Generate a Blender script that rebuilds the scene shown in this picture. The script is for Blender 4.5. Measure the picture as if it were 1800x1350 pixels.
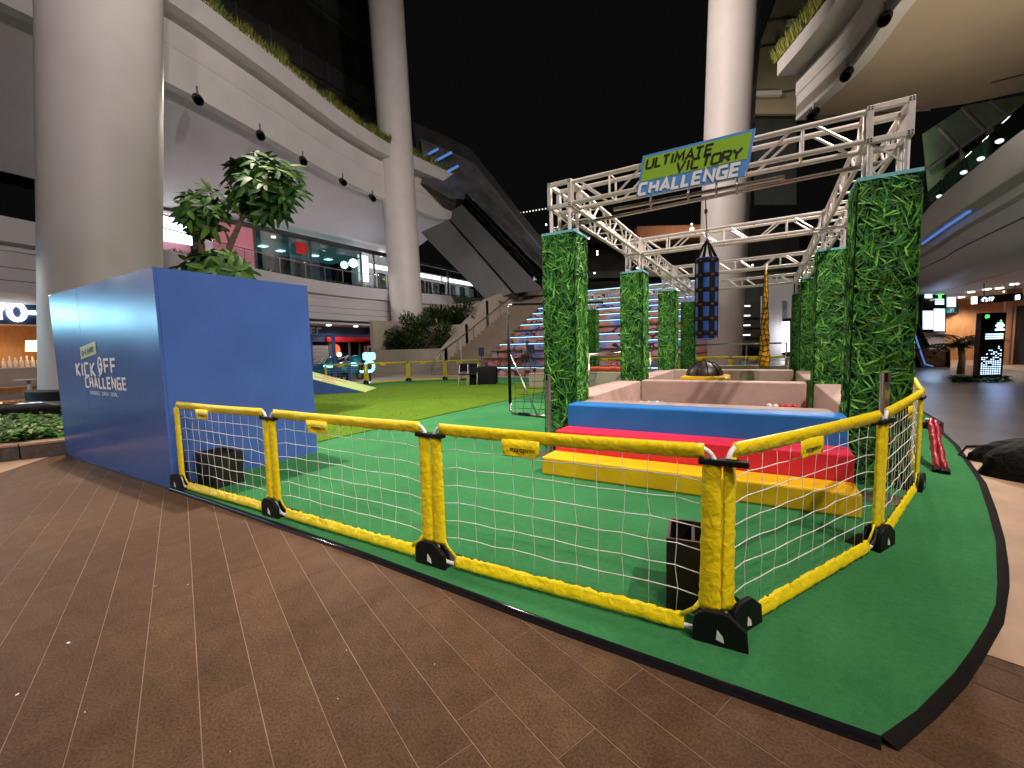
import bpy, math, random
from mathutils import Vector, Matrix
random.seed(7)
R_ = math.radians
for o in list(bpy.data.objects): bpy.data.objects.remove(o)
scn = bpy.context.scene
COL = scn.collection
# ------------------------------------------------------------------ camera
# axes: X along the front of the truss, Y into the plaza, Z up; z = 0 is the top of the green mat
RX = Vector((0.861, 0.508, -0.025)).normalized()          # camera right
FW = Vector((-0.509, 0.857, -0.082)).normalized()         # camera forward
RX = (RX - FW * RX.dot(FW)).normalized()
UP = RX.cross(FW)
CAM = Vector((0, 0, 1.45))
cd = bpy.data.cameras.new('camera'); cam = bpy.data.objects.new('camera', cd); COL.objects.link(cam)
cd.sensor_width = 36; cd.lens = 15.0; cd.clip_start = 0.05; cd.clip_end = 600
M = Matrix((RX, UP, -FW)).transposed().to_4x4(); M.translation = CAM
cam.matrix_world = M
scn.camera = cam
# ------------------------------------------------------------------ world: a night sky
wd = bpy.data.worlds.new('World'); scn.world = wd; wd.use_nodes = True
nt = wd.node_tree; bg = nt.nodes['Background']
sky = nt.nodes.new('ShaderNodeTexSky'); sky.sky_type = 'NISHITA'; sky.sun_disc = False
sky.sun_elevation = R_(-8); sky.sun_rotation = R_(200)
mixw = nt.nodes.new('ShaderNodeMixRGB'); mixw.blend_type = 'ADD'; mixw.inputs[0].default_value = 1
mixw.inputs[2].default_value = (0.0032, 0.0031, 0.0032, 1)
mulw = nt.nodes.new('ShaderNodeMixRGB'); mulw.blend_type = 'MULTIPLY'; mulw.inputs[0].default_value = 1
mulw.inputs[2].default_value = (0.02, 0.02, 0.02, 1)
nt.links.new(sky.outputs[0], mulw.inputs[1]); nt.links.new(mulw.outputs[0], mixw.inputs[1])
nt.links.new(mixw.outputs[0], bg.inputs[0]); bg.inputs[1].default_value = 1.0
scn.view_settings.view_transform = 'Standard'; scn.view_settings.look = 'None'
scn.view_settings.gamma = 1; scn.view_settings.use_curve_mapping = False
scn.view_settings.exposure = 0.0
scn.render.engine = 'CYCLES'
scn.cycles.use_denoising = True; scn.cycles.use_adaptive_sampling = True; scn.cycles.adaptive_threshold = .03
scn.cycles.max_bounces = 5; scn.cycles.diffuse_bounces = 3; scn.cycles.glossy_bounces = 2
scn.cycles.transparent_max_bounces = 12; scn.cycles.sample_clamp_indirect = 4
SPOT_R, SPOT_L = 1.0, 1.0      # gains of the two rows of floodlights

# ------------------------------------------------------------------ helpers
def ray(u, v): return FW + RX * ((u - 900) / 750) - UP * ((v - 675) / 750)
def at(u, v, d): return CAM + ray(u, v) * d
def gz(u, v, z=0.0):
    r = ray(u, v); return CAM + r * ((z - CAM.z) / r.z)
def pX(u, v, x):
    r = ray(u, v); return CAM + r * (x / r.x)
def pY(u, v, y):
    r = ray(u, v); return CAM + r * (y / r.y)
V = Vector
def rnd(a, b): return random.uniform(a, b)

class MB:
    def __init__(s): s.v = []; s.f = []; s.c = []; s.cc = None
    def add(s, vs, fs):
        n = len(s.v); s.v += [tuple(p) for p in vs]
        s.f += [tuple(i + n for i in f) for f in fs]
        if s.cc is not None: s.c += [s.cc] * len(fs)
        return s
    def box(s, x0, x1, y0, y1, z0, z1):
        return s.add([(x0,y0,z0),(x1,y0,z0),(x1,y1,z0),(x0,y1,z0),(x0,y0,z1),(x1,y0,z1),(x1,y1,z1),(x0,y1,z1)],
              [(3,2,1,0),(4,5,6,7),(0,1,5,4),(1,2,6,5),(2,3,7,6),(3,0,4,7)])
    def obox(s, c, a, b, d):
        c, a, b, d = V(c), V(a), V(b), V(d)
        P = [c + a*i + b*j + d*k for k in (-1,1) for i, j in ((-1,-1),(1,-1),(1,1),(-1,1))]
        return s.add(P, [(3,2,1,0),(4,5,6,7),(0,1,5,4),(1,2,6,5),(2,3,7,6),(3,0,4,7)])
    def path(s, pts, r, n=8, closed=False, caps=True, sx=1.0, up=None):
        pts = [V(p) for p in pts]; m = len(pts); base = len(s.v)
        rr = r if isinstance(r, (list, tuple)) else [r] * m
        pn = None; vs = []
        for i, p in enumerate(pts):
            a = pts[(i-1) % m] if (closed or i > 0) else p
            b = pts[(i+1) % m] if (closed or i < m-1) else p
            t = (b - a).normalized()
            if pn is None:
                h = V(up) if up else (V((0,0,1)) if abs(t.z) < .9 else V((1,0,0)))
                pn = h
            pn = (pn - t * pn.dot(t))
            pn = pn.normalized() if pn.length > 1e-6 else t.orthogonal().normalized()
            bn = t.cross(pn)
            for k in range(n):
                an = 2*math.pi*k/n
                vs.append(p + pn * (math.cos(an)*rr[i]) + bn * (math.sin(an)*rr[i]*sx))
        fs = []
        for i in range(m if closed else m-1):
            j = (i+1) % m
            for k in range(n):
                fs.append((i*n+k, i*n+(k+1)%n, j*n+(k+1)%n, j*n+k))
        if caps and not closed:
            fs.append(tuple(range(n-1,-1,-1))); fs.append(tuple((m-1)*n+k for k in range(n)))
        return s.add(vs, fs)
    def tube(s, p, q, r, n=8): return s.path([p, q], r, n)
    def poly(s, pts, vec):
        pts = [V(p) for p in pts]; vec = V(vec); n = len(pts)
        return s.add(pts + [p + vec for p in pts],
            [tuple(range(n-1,-1,-1)), tuple(range(n,2*n))] + [(i,(i+1)%n,n+(i+1)%n,n+i) for i in range(n)])
    def prism(s, poly, z0, z1): return s.poly([(x,y,z0) for x,y in poly], (0,0,z1-z0))
    def lathe(s, prof, c=(0,0,0), n=20, ax=None):
        c = V(c); vs = []
        for r, z in prof:
            for k in range(n):
                a = 2*math.pi*k/n; vs.append(c + V((r*math.cos(a), r*math.sin(a), z)))
        fs = []
        for i in range(len(prof)-1):
            for k in range(n): fs.append((i*n+k, i*n+(k+1)%n, (i+1)*n+(k+1)%n, (i+1)*n+k))
        fs.append(tuple(range(n-1,-1,-1))); fs.append(tuple((len(prof)-1)*n+k for k in range(n)))
        return s.add(vs, fs)
    def surf(s, rows, closed=False):
        n = len(rows[0]); vs = [p for r in rows for p in r]; fs = []
        for i in range(len(rows)-1):
            for k in range(n if closed else n-1):
                fs.append((i*n+k, i*n+(k+1)%n, (i+1)*n+(k+1)%n, (i+1)*n+k))
        return s.add(vs, fs)
    def ell(s, c, rx, ry, rz, n=12, m=8, jit=0):
        c = V(c); rows = []
        for i in range(m+1):
            t = math.pi*i/m; rad = max(math.sin(t), .02)
            rows.append([c + V((rx*rad*math.cos(2*math.pi*k/n)*(1+rnd(-jit,jit)), ry*rad*math.sin(2*math.pi*k/n)*(1+rnd(-jit,jit)), rz*math.cos(t))) for k in range(n)])
        return s.surf(rows, True)

_mesh_mods = []
def W(o):
    p = V((0,0,0))
    while o is not None: p = p + o.location; o = o.parent
    return p
def tag(o, label=None, cat=None, group=None, kind=None):
    if label: o['label'] = label
    if cat: o['category'] = cat
    if group: o['group'] = group
    if kind: o['kind'] = kind
    return o
def link(name, me, parent=None, world=True):
    o = bpy.data.objects.new(name, me); COL.objects.link(o)
    if parent is not None:
        o.parent = parent
        if world: o.location = -W(parent)
    return o
def obj(name, mb, mat, parent=None, world=True, smooth=False, bevel=0, label=None, cat=None, group=None, kind=None, auto=None):
    me = bpy.data.meshes.new(name); me.from_pydata(mb.v, [], mb.f); me.update()
    if mb.c:
        ca = me.color_attributes.new('Col', 'FLOAT_COLOR', 'CORNER')
        i = 0; data = []
        for p, c in zip(me.polygons, mb.c): data += list(c) * len(p.vertices)
        ca.data.foreach_set('color', data)
    if mat is not None: me.materials.append(mat)
    if smooth:
        me.polygons.foreach_set('use_smooth', [True]*len(me.polygons))
        if auto: me.set_sharp_from_angle(angle=R_(auto))
    o = link(name, me, parent, world)
    if bevel:
        b = o.modifiers.new('bevel', 'BEVEL'); b.width = bevel; b.segments = 2; b.limit_method = 'ANGLE'
    return tag(o, label, cat, group, kind)
def thing(name, label, cat, loc=(0,0,0), rz=0, group=None):
    o = bpy.data.objects.new(name, None); COL.objects.link(o); o.location = loc; o.rotation_euler = (0,0,rz)
    o.empty_display_size = .2
    return tag(o, label, cat, group)
def copy_tree(o, parent=None):
    c = o.copy(); COL.objects.link(c); c.parent = parent
    for ch in list(o.children): copy_tree(ch, c)
    return c

# ------------------------------------------------------------------ materials
def newmat(name):
    m = bpy.data.materials.new(name); m.use_nodes = True
    return m, m.node_tree, m.node_tree.nodes['Principled BSDF']
def N(t, kind, **kw):
    n = t.nodes.new(kind)
    for k, v in kw.items(): setattr(n, k, v)
    return n
def pm(name, col, rough=.6, metal=0, var=.12, scale=6, bump=0, bscale=60, spec=.5, coat=0, col2=None, stretch=None, detail=4, rvar=0, attr=False, bdist=.01):
    m, t, b = newmat(name); L = t.links
    b.inputs['Roughness'].default_value = rough; b.inputs['Metallic'].default_value = metal
    b.inputs['Specular IOR Level'].default_value = spec; b.inputs['Coat Weight'].default_value = coat
    c = col if len(col) == 4 else (*col, 1)
    tc = N(t, 'ShaderNodeTexCoord'); mp = N(t, 'ShaderNodeMapping'); L.new(tc.outputs['Object'], mp.inputs[0])
    if stretch: mp.inputs['Scale'].default_value = stretch
    if attr:
        a = N(t, 'ShaderNodeAttribute', attribute_name='Col'); src = a.outputs['Color']
        L.new(src, b.inputs['Base Color'])
    elif var or col2:
        n = N(t, 'ShaderNodeTexNoise'); n.inputs['Scale'].default_value = scale; n.inputs['Detail'].default_value = detail
        L.new(mp.outputs[0], n.inputs['Vector'])
        r = N(t, 'ShaderNodeValToRGB'); r.color_ramp.elements[0].position = .3; r.color_ramp.elements[1].position = .7
        r.color_ramp.elements[0].color = tuple(max(0, x*(1-var)) for x in c[:3]) + (1,)
        r.color_ramp.elements[1].color = (*col2, 1) if col2 else tuple(min(1, x*(1+var)) for x in c[:3]) + (1,)
        L.new(n.outputs['Fac'], r.inputs[0]); L.new(r.outputs[0], b.inputs['Base Color'])
        if rvar:
            mr = N(t, 'ShaderNodeMapRange'); mr.inputs[3].default_value = rough-rvar; mr.inputs[4].default_value = rough+rvar
            L.new(n.outputs['Fac'], mr.inputs[0]); L.new(mr.outputs[0], b.inputs['Roughness'])
    else: b.inputs['Base Color'].default_value = c
    if bump:
        n2 = N(t, 'ShaderNodeTexNoise'); n2.inputs['Scale'].default_value = bscale; n2.inputs['Detail'].default_value = 5
        L.new(mp.outputs[0], n2.inputs['Vector'])
        bp = N(t, 'ShaderNodeBump'); bp.inputs['Strength'].default_value = bump; bp.inputs['Distance'].default_value = bdist
        L.new(n2.outputs['Fac'], bp.inputs['Height']); L.new(bp.outputs[0], b.inputs['Normal'])
    return m
def em(name, col, s):
    m, t, b = newmat(name); b.inputs['Base Color'].default_value = (.02,.02,.02,1)
    b.inputs['Emission Color'].default_value = (*col, 1); b.inputs['Emission Strength'].default_value = s
    return m
def glass(name, tint, fac=.12, rough=.03):
    m = bpy.data.materials.new(name); m.use_nodes = True; t = m.node_tree; t.nodes.clear()
    o = N(t, 'ShaderNodeOutputMaterial'); mx = N(t, 'ShaderNodeMixShader'); tr = N(t, 'ShaderNodeBsdfTransparent'); gl = N(t, 'ShaderNodeBsdfGlossy')
    tr.inputs[0].default_value = (*tint, 1); gl.inputs['Roughness'].default_value = rough; mx.inputs[0].default_value = fac
    t.links.new(tr.outputs[0], mx.inputs[1]); t.links.new(gl.outputs[0], mx.inputs[2]); t.links.new(mx.outputs[0], o.inputs[0])
    return m

m_plank = None
def mat_plank():
    m, t, b = newmat('plank_stone'); L = t.links
    tc = N(t, 'ShaderNodeTexCoord'); oi = N(t, 'ShaderNodeObjectInfo'); mp = N(t, 'ShaderNodeMapping')
    L.new(tc.outputs['Object'], mp.inputs[0]); L.new(oi.outputs['Location'], mp.inputs['Location']); mp.inputs['Scale'].default_value = (5, 6, 6)
    n = N(t, 'ShaderNodeTexNoise'); n.inputs['Scale'].default_value = 1.2; n.inputs['Detail'].default_value = 7; L.new(mp.outputs[0], n.inputs['Vector'])
    r = N(t, 'ShaderNodeValToRGB'); e = r.color_ramp.elements
    e[0].position = .25; e[0].color = (.086, .047, .026, 1); e[1].position = .8; e[1].color = (.134, .074, .041, 1)
    L.new(n.outputs['Fac'], r.inputs[0])
    hs = N(t, 'ShaderNodeHueSaturation'); mr = N(t, 'ShaderNodeMapRange'); mr.inputs[3].default_value = .86; mr.inputs[4].default_value = 1.08
    L.new(oi.outputs['Random'], mr.inputs[0]); L.new(mr.outputs[0], hs.inputs['Value']); L.new(r.outputs[0], hs.inputs['Color'])
    n3 = N(t, 'ShaderNodeTexNoise'); n3.inputs['Scale'].default_value = 90; n3.inputs['Detail'].default_value = 3; L.new(tc.outputs['Object'], n3.inputs['Vector'])
    sp = N(t, 'ShaderNodeValToRGB'); sp.color_ramp.elements[0].position = .3; sp.color_ramp.elements[0].color = (.62,.62,.62,1); sp.color_ramp.elements[1].position = .7; sp.color_ramp.elements[1].color = (1.34,1.32,1.3,1)
    L.new(n3.outputs['Fac'], sp.inputs[0])
    mu = N(t, 'ShaderNodeMixRGB', blend_type='MULTIPLY'); mu.inputs[0].default_value = 1
    L.new(hs.outputs[0], mu.inputs[1]); L.new(sp.outputs[0], mu.inputs[2]); L.new(mu.outputs[0], b.inputs['Base Color'])
    b.inputs['Roughness'].default_value = .62; b.inputs['Specular IOR Level'].default_value = .12
    bp = N(t, 'ShaderNodeBump'); bp.inputs['Strength'].default_value = .25; bp.inputs['Distance'].default_value = .003
    L.new(n3.outputs['Fac'], bp.inputs['Height']); L.new(bp.outputs[0], b.inputs['Normal'])
    return m
def mat_carpet(name, c0, c1, sc, bs):
    m, t, b = newmat(name); L = t.links; tc = N(t, 'ShaderNodeTexCoord')
    n1 = N(t, 'ShaderNodeTexNoise'); n1.inputs['Scale'].default_value = 1.1; n1.inputs['Detail'].default_value = 5
    n2 = N(t, 'ShaderNodeTexNoise'); n2.inputs['Scale'].default_value = sc; n2.inputs['Detail'].default_value = 3; n2.inputs['Roughness'].default_value = .7
    n3 = N(t, 'ShaderNodeTexNoise'); n3.inputs['Scale'].default_value = 26; n3.inputs['Detail'].default_value = 4
    for n in (n1, n2, n3): L.new(tc.outputs['Object'], n.inputs['Vector'])
    r = N(t, 'ShaderNodeValToRGB'); e = r.color_ramp.elements; e[0].position = .32; e[1].position = .68; e[0].color = (*c0, 1); e[1].color = (*c1, 1)
    a = N(t, 'ShaderNodeMath', operation='MULTIPLY_ADD'); a.inputs[1].default_value = .34; L.new(n1.outputs['Fac'], a.inputs[0])
    a2 = N(t, 'ShaderNodeMath', operation='MULTIPLY_ADD'); a2.inputs[1].default_value = .26; L.new(n3.outputs['Fac'], a2.inputs[0]); 
    a3 = N(t, 'ShaderNodeMath', operation='MULTIPLY_ADD'); a3.inputs[1].default_value = .6; L.new(n2.outputs['Fac'], a3.inputs[0]); a3.inputs[2].default_value = -.1
    L.new(a3.outputs[0], a2.inputs[2]); L.new(a2.outputs[0], a.inputs[2]); L.new(a.outputs[0], r.inputs[0]); L.new(r.outputs[0], b.inputs['Base Color'])
    b.inputs['Roughness'].default_value = 1; b.inputs['Specular IOR Level'].default_value = .05
    bp = N(t, 'ShaderNodeBump'); bp.inputs['Strength'].default_value = bs; bp.inputs['Distance'].default_value = .006; L.new(n2.outputs['Fac'], bp.inputs['Height']); L.new(bp.outputs[0], b.inputs['Normal'])
    return m
def mat_nylon(name, col):
    m, t, b = newmat(name); L = t.links; tc = N(t, 'ShaderNodeTexCoord')
    nz = N(t, 'ShaderNodeTexNoise'); nz.inputs['Scale'].default_value = 9; nz.inputs['Detail'].default_value = 3; L.new(tc.outputs['Object'], nz.inputs['Vector'])
    mx = N(t, 'ShaderNodeMixRGB'); mx.inputs[0].default_value = .12; L.new(tc.outputs['Object'], mx.inputs[1]); L.new(nz.outputs['Color'], mx.inputs[2])
    v = N(t, 'ShaderNodeTexVoronoi', feature='F1'); v.inputs['Scale'].default_value = 24; L.new(mx.outputs[0], v.inputs['Vector'])
    v2 = N(t, 'ShaderNodeTexVoronoi', feature='F1'); v2.inputs['Scale'].default_value = 47; L.new(mx.outputs[0], v2.inputs['Vector'])
    ad = N(t, 'ShaderNodeMath', operation='MULTIPLY_ADD'); ad.inputs[1].default_value = .35; L.new(v2.outputs['Distance'], ad.inputs[0]); L.new(v.outputs['Distance'], ad.inputs[2])
    bp = N(t, 'ShaderNodeBump'); bp.inputs['Strength'].default_value = .42; bp.inputs['Distance'].default_value = .013; L.new(ad.outputs[0], bp.inputs['Height']); L.new(bp.outputs[0], b.inputs['Normal'])
    b.inputs['Base Color'].default_value = (*col, 1); b.inputs['Roughness'].default_value = .36; b.inputs['Specular IOR Level'].default_value = .45
    return m
def mat_mural():
    m, t, b = newmat('mural'); L = t.links
    tc = N(t, 'ShaderNodeTexCoord'); mp = N(t, 'ShaderNodeMapping'); L.new(tc.outputs['Object'], mp.inputs[0]); mp.inputs['Scale'].default_value = (.45, 0, .8)
    n = N(t, 'ShaderNodeTexNoise'); n.inputs['Scale'].default_value = 1.3; n.inputs['Detail'].default_value = 1.5; L.new(mp.outputs[0], n.inputs['Vector'])
    r = N(t, 'ShaderNodeValToRGB'); cr = r.color_ramp; cr.interpolation = 'CONSTANT'
    cols = [(0, (.16,.28,.55)), (.36, (.40,.30,.60)), (.42, (.66,.36,.46)), (.48, (.70,.28,.18)), (.55, (.60,.16,.10)), (.6, (.72,.42,.44)), (.66, (.42,.30,.52)), (.74, (.16,.34,.5))]
    for i, (p, c) in enumerate(cols):
        e = cr.elements[i] if i < 2 else cr.elements.new(p)
        e.position = p; e.color = (*c, 1)
    L.new(n.outputs['Fac'], r.inputs[0])
    n2 = N(t, 'ShaderNodeTexVoronoi', feature='DISTANCE_TO_EDGE'); n2.inputs['Scale'].default_value = 1.6
    n4 = N(t, 'ShaderNodeTexNoise'); n4.inputs['Scale'].default_value = 2; L.new(mp.outputs[0], n4.inputs['Vector'])
    ad = N(t, 'ShaderNodeMixRGB'); ad.inputs[0].default_value = .5; L.new(mp.outputs[0], ad.inputs[1]); L.new(n4.outputs['Color'], ad.inputs[2]); L.new(ad.outputs[0], n2.inputs['Vector'])
    lt = N(t, 'ShaderNodeMath', operation='LESS_THAN'); lt.inputs[1].default_value = .022; L.new(n2.outputs['Distance'], lt.inputs[0])
    mx = N(t, 'ShaderNodeMixRGB'); L.new(lt.outputs[0], mx.inputs[0]); L.new(r.outputs[0], mx.inputs[1]); mx.inputs[2].default_value = (.10, .02, .03, 1)
    L.new(mx.outputs[0], b.inputs['Base Color']); b.inputs['Roughness'].default_value = .6
    return m
def mat_wood(name, c1, c2, sc):
    m, t, b = newmat(name); L = t.links
    tc = N(t, 'ShaderNodeTexCoord'); mp = N(t, 'ShaderNodeMapping'); L.new(tc.outputs['Object'], mp.inputs[0]); mp.inputs['Scale'].default_value = sc
    n = N(t, 'ShaderNodeTexNoise'); n.inputs['Scale'].default_value = 3; n.inputs['Detail'].default_value = 6; n.inputs['Distortion'].default_value = .6; L.new(mp.outputs[0], n.inputs['Vector'])
    r = N(t, 'ShaderNodeValToRGB'); r.color_ramp.elements[0].position = .3; r.color_ramp.elements[1].position = .7
    r.color_ramp.elements[0].color = (*c1, 1); r.color_ramp.elements[1].color = (*c2, 1)
    L.new(n.outputs['Fac'], r.inputs[0]); L.new(r.outputs[0], b.inputs['Base Color']); b.inputs['Roughness'].default_value = .5
    return m

MT = dict(
 plank=mat_plank(), mural=mat_mural(),
 floor=pm('floor_stone', (.10,.072,.06), .42, var=.25, scale=1.5, bump=.1, bscale=30),
 grout=pm('grout', (.30,.19,.14), .8, var=.2, scale=5),
 tan=pm('pale_stone', (.40,.25,.155), .6, var=.18, scale=3, bump=.2, bscale=80, bdist=.004),
 floorfar=pm('far_floor_stone', (.10,.08,.078), .34, var=.3, scale=1.2, bump=.05, bscale=25),
 tanfar=pm('far_pale_stone', (.45,.36,.27), .3, var=.12, scale=2),
 green=mat_carpet('green_carpet', (.023,.130,.043), (.060,.245,.088), 150, .8),
 turf=mat_carpet('turf_base', (.062,.125,.008), (.115,.205,.014), 90, .9),
 rubber=pm('black_rubber', (.008,.0065,.0055), .75, var=.2, bump=.1, bscale=120, spec=.12),
 blue=pm('blue_board', (.062,.128,.41), .24, var=.07, scale=1.6, bump=.03, bscale=2.2, spec=.32, rvar=.05),
 yellow=mat_nylon('yellow_nylon', (.86,.66,.008)),
 net=pm('net_cord', (.72,.70,.66), .7, var=.05), black=pm('black_plastic', (.004,.004,.0045), .6, var=.2, spec=.25),
 blackbox=pm('black_board', (.010,.009,.008), .5, var=.3, scale=9), boxrim=pm('scuffed_rim', (.10,.05,.035), .7, var=.3, scale=30),
 whitep=pm('white_plastic', (.78,.75,.72), .4, var=.05),
 fyellow=pm('yellow_vinyl', (.80,.47,.005), .4, var=.09, scale=3, bump=.4, bscale=4.5, bdist=.03), fred=pm('red_vinyl', (.72,.02,.06), .4, var=.09, scale=3, bump=.4, bscale=4.5, bdist=.03),
 fblue=pm('blue_vinyl', (.02,.19,.58), .4, var=.09, scale=3, bump=.4, bscale=4.5, bdist=.03),
 mauve=pm('mauve_vinyl', (.50,.35,.305), .5, var=.07, scale=3, bump=.3, bscale=5, bdist=.03),
 alu=pm('aluminium', (.78,.71,.67), .36, metal=.4, var=.07, scale=9), steel=pm('steel', (.50,.42,.38), .25, metal=.85, var=.15, scale=8),
 leaf=pm('printed_leaf', (.1,.3,.05), .6, attr=True, spec=.3), hedge=pm('hedge_board', (.006,.03,.008), 1, var=.3, scale=20, spec=0),
 rim=pm('pale_blue_rim', (.18,.50,.58), .6, var=.1),
 sgreen=pm('sign_green', (.26,.47,.03), .5, var=.03), sblue=pm('sign_blue', (.09,.28,.66), .5, var=.03), ink=pm('black_ink', (.02,.018,.01), .5, var=0),
 white=pm('white_print', (.85,.82,.82), .5, var=0), paleblue=pm('pale_blue_print', (.45,.55,.68), .5, var=0), pale=pm('pale_yellow_print', (.52,.56,.28), .5, var=0),
 conc=pm('white_column_paint', (.62,.56,.54), .55, var=.05, scale=.8, bump=.06, bscale=4),
 lilac=pm('white_soffit', (.56,.53,.55), .6, var=.04, scale=.6), beam=pm('beam_paint', (.58,.54,.52), .55, var=.06, scale=.7, bump=.04, bscale=3),
 beige=pm('beige_soffit', (.44,.345,.25), .7, var=.05, scale=.5), planter=pm('planter_render', (.40,.34,.27), .7, var=.08, scale=1.1, bump=.05, bscale=10),
 dark=pm('dark_cladding', (.028,.028,.026), .5, var=.3, scale=.7), dark2=pm('dark_panel', (.055,.058,.055), .4, var=.2, scale=.7), greym=pm('grey_metal', (.15,.145,.14), .4, metal=.4, var=.1, scale=.9),
 escal=pm('escalator_cladding', (.085,.082,.08), .42, metal=.3, var=.25, scale=.5), step=pm('stair_stone', (.33,.25,.18), .6, var=.12, scale=3), tread=pm('dark_tread', (.07,.055,.05), .6, var=.2),
 black2=pm('black_fabric', (.006,.006,.0065), .8, spec=.25, var=.4, scale=3, bump=.8, bscale=14, bdist=.05), redc=mat_nylon('red_nylon', (.30,.005,.02)),
 bark=pm('bark', (.17,.11,.065), .9, var=.35, scale=18, bump=.8, bscale=30), treeleaf=pm('tree_leaf', (.05,.12,.02), .5, attr=True, spec=.22),
 gcover=pm('ground_cover_leaf', (.05,.12,.02), .5, attr=True, spec=.2), bagblue=pm('bag_blue', (.03,.10,.42), .5, var=.15, scale=12), strap=pm('black_strap', (.008,.008,.009), .8, var=.2, spec=.2), stitch=pm('red_stitch', (.15,.03,.01), .7, var=.1),
 rope=pm('yellow_rope_cloth', (.62,.30,.005), .6, var=.3, scale=22, bump=.6, bscale=40), balk=pm('black_ball', (.025,.017,.014), .42, var=.3, scale=6),
 woodo=mat_wood('warm_wood', (.50,.22,.08), (.62,.31,.13), (2, 2, .4)), woodr=mat_wood('red_wood', (.30,.13,.07), (.40,.19,.10), (2, 2, .25)),
 granite=pm('dark_granite', (.075,.06,.055), .4, var=.35, scale=14), capst=pm('kerb_cap', (.33,.21,.13), .6, var=.15, scale=8),
 gloss=pm('black_gloss', (.010,.010,.012), .08, var=0), mosaic=pm('mosaic', (.55,.47,.42), .5, var=.15, scale=40),
 pink=pm('pink_wall', (.62,.22,.28), .6, var=.03), cream=pm('cream_print', (.65,.62,.36), .6, var=.02), paper=pm('paper', (.75,.70,.72), .6, var=.02),
 redsign=pm('red_sign', (.45,.015,.02), .4, var=.05), shutter=pm('shutter', (.42,.40,.40), .45, metal=.3, var=.08), navy=pm('navy_panel', (.035,.05,.12), .5, var=.1),
 teal=pm('teal_plastic', (.01,.20,.27), .25, var=.1, coat=.5), rampy=pm('lime_print', (.42,.60,.10), .5, var=.05), rampo=pm('orange_print', (.55,.10,.01), .5, var=.05),
 redcush=pm('red_cushion', (.55,.07,.02), .5, var=.12), skin=pm('skin', (.45,.26,.18), .5, var=.03), shirt=pm('pale_shirt', (.62,.45,.45), .8, var=.15, scale=30), cloth=pm('dark_trousers', (.03,.025,.03), .8, var=.1), hair=pm('black_hair', (.012,.010,.010), .6, var=0),
 greenglaze=pm('green_glazing', (.10,.13,.085), .3, var=.3, scale=.5),
 glass=glass('glass', (.82,.90,.90)), glassd=glass('dark_glass', (.42,.50,.50), .16), canopy=pm('canopy_panel', (.10,.10,.105), .28, var=.5, scale=.6), glassc=glass('clear_glass', (.90,.94,.94), .06),
 e_white=em('lamp_white', (1,.93,.85), 9), e_cool=em('lamp_cool', (.80,.94,1), 7), e_led=em('led_strip', (.34,.76,1), 2.4), e_screen=em('screen_white', (.55,.78,1), 2.6),
 e_bandblue=em('band_blue', (.34,.74,1), 15), e_warm=em('lamp_warm', (1,.62,.28), 7), e_green=em('led_green', (.10,1,.15), 2.2), e_sign=em('sign_white', (.75,.92,1), 5), e_blue=em('led_blue', (.16,.36,1), .55), e_shop=em('shop_light', (.95,.97,1), 4.5), e_dim=em('dim_lamp', (1,.9,.8), 2.2), e_red=em('red_lamp', (1,.12,.04), 1.6), e_tealsh=em('teal_ceiling', (.18,.5,.52), .5), e_glow=em('ride_glow', (.30,.78,1), 2.2),
)
def lamp(parent, loc, aim, power, col=(1,.9,.8), size=70, blend=.7, rad=.15, kind='SPOT'):
    ld = bpy.data.lights.new('lamp', kind); ld.energy = power; ld.color = col
    if kind == 'SPOT': ld.spot_size = R_(size); ld.spot_blend = blend; ld.shadow_soft_size = rad
    elif kind == 'POINT': ld.shadow_soft_size = rad
    o = bpy.data.objects.new('lamp', ld); COL.objects.link(o)
    o.rotation_euler = (V(aim) - V(loc)).to_track_quat('-Z', 'Y').to_euler()
    o.location = V(loc)
    if parent is not None: o.parent = parent; o.location = V(loc) - W(parent)
    return o

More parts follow.
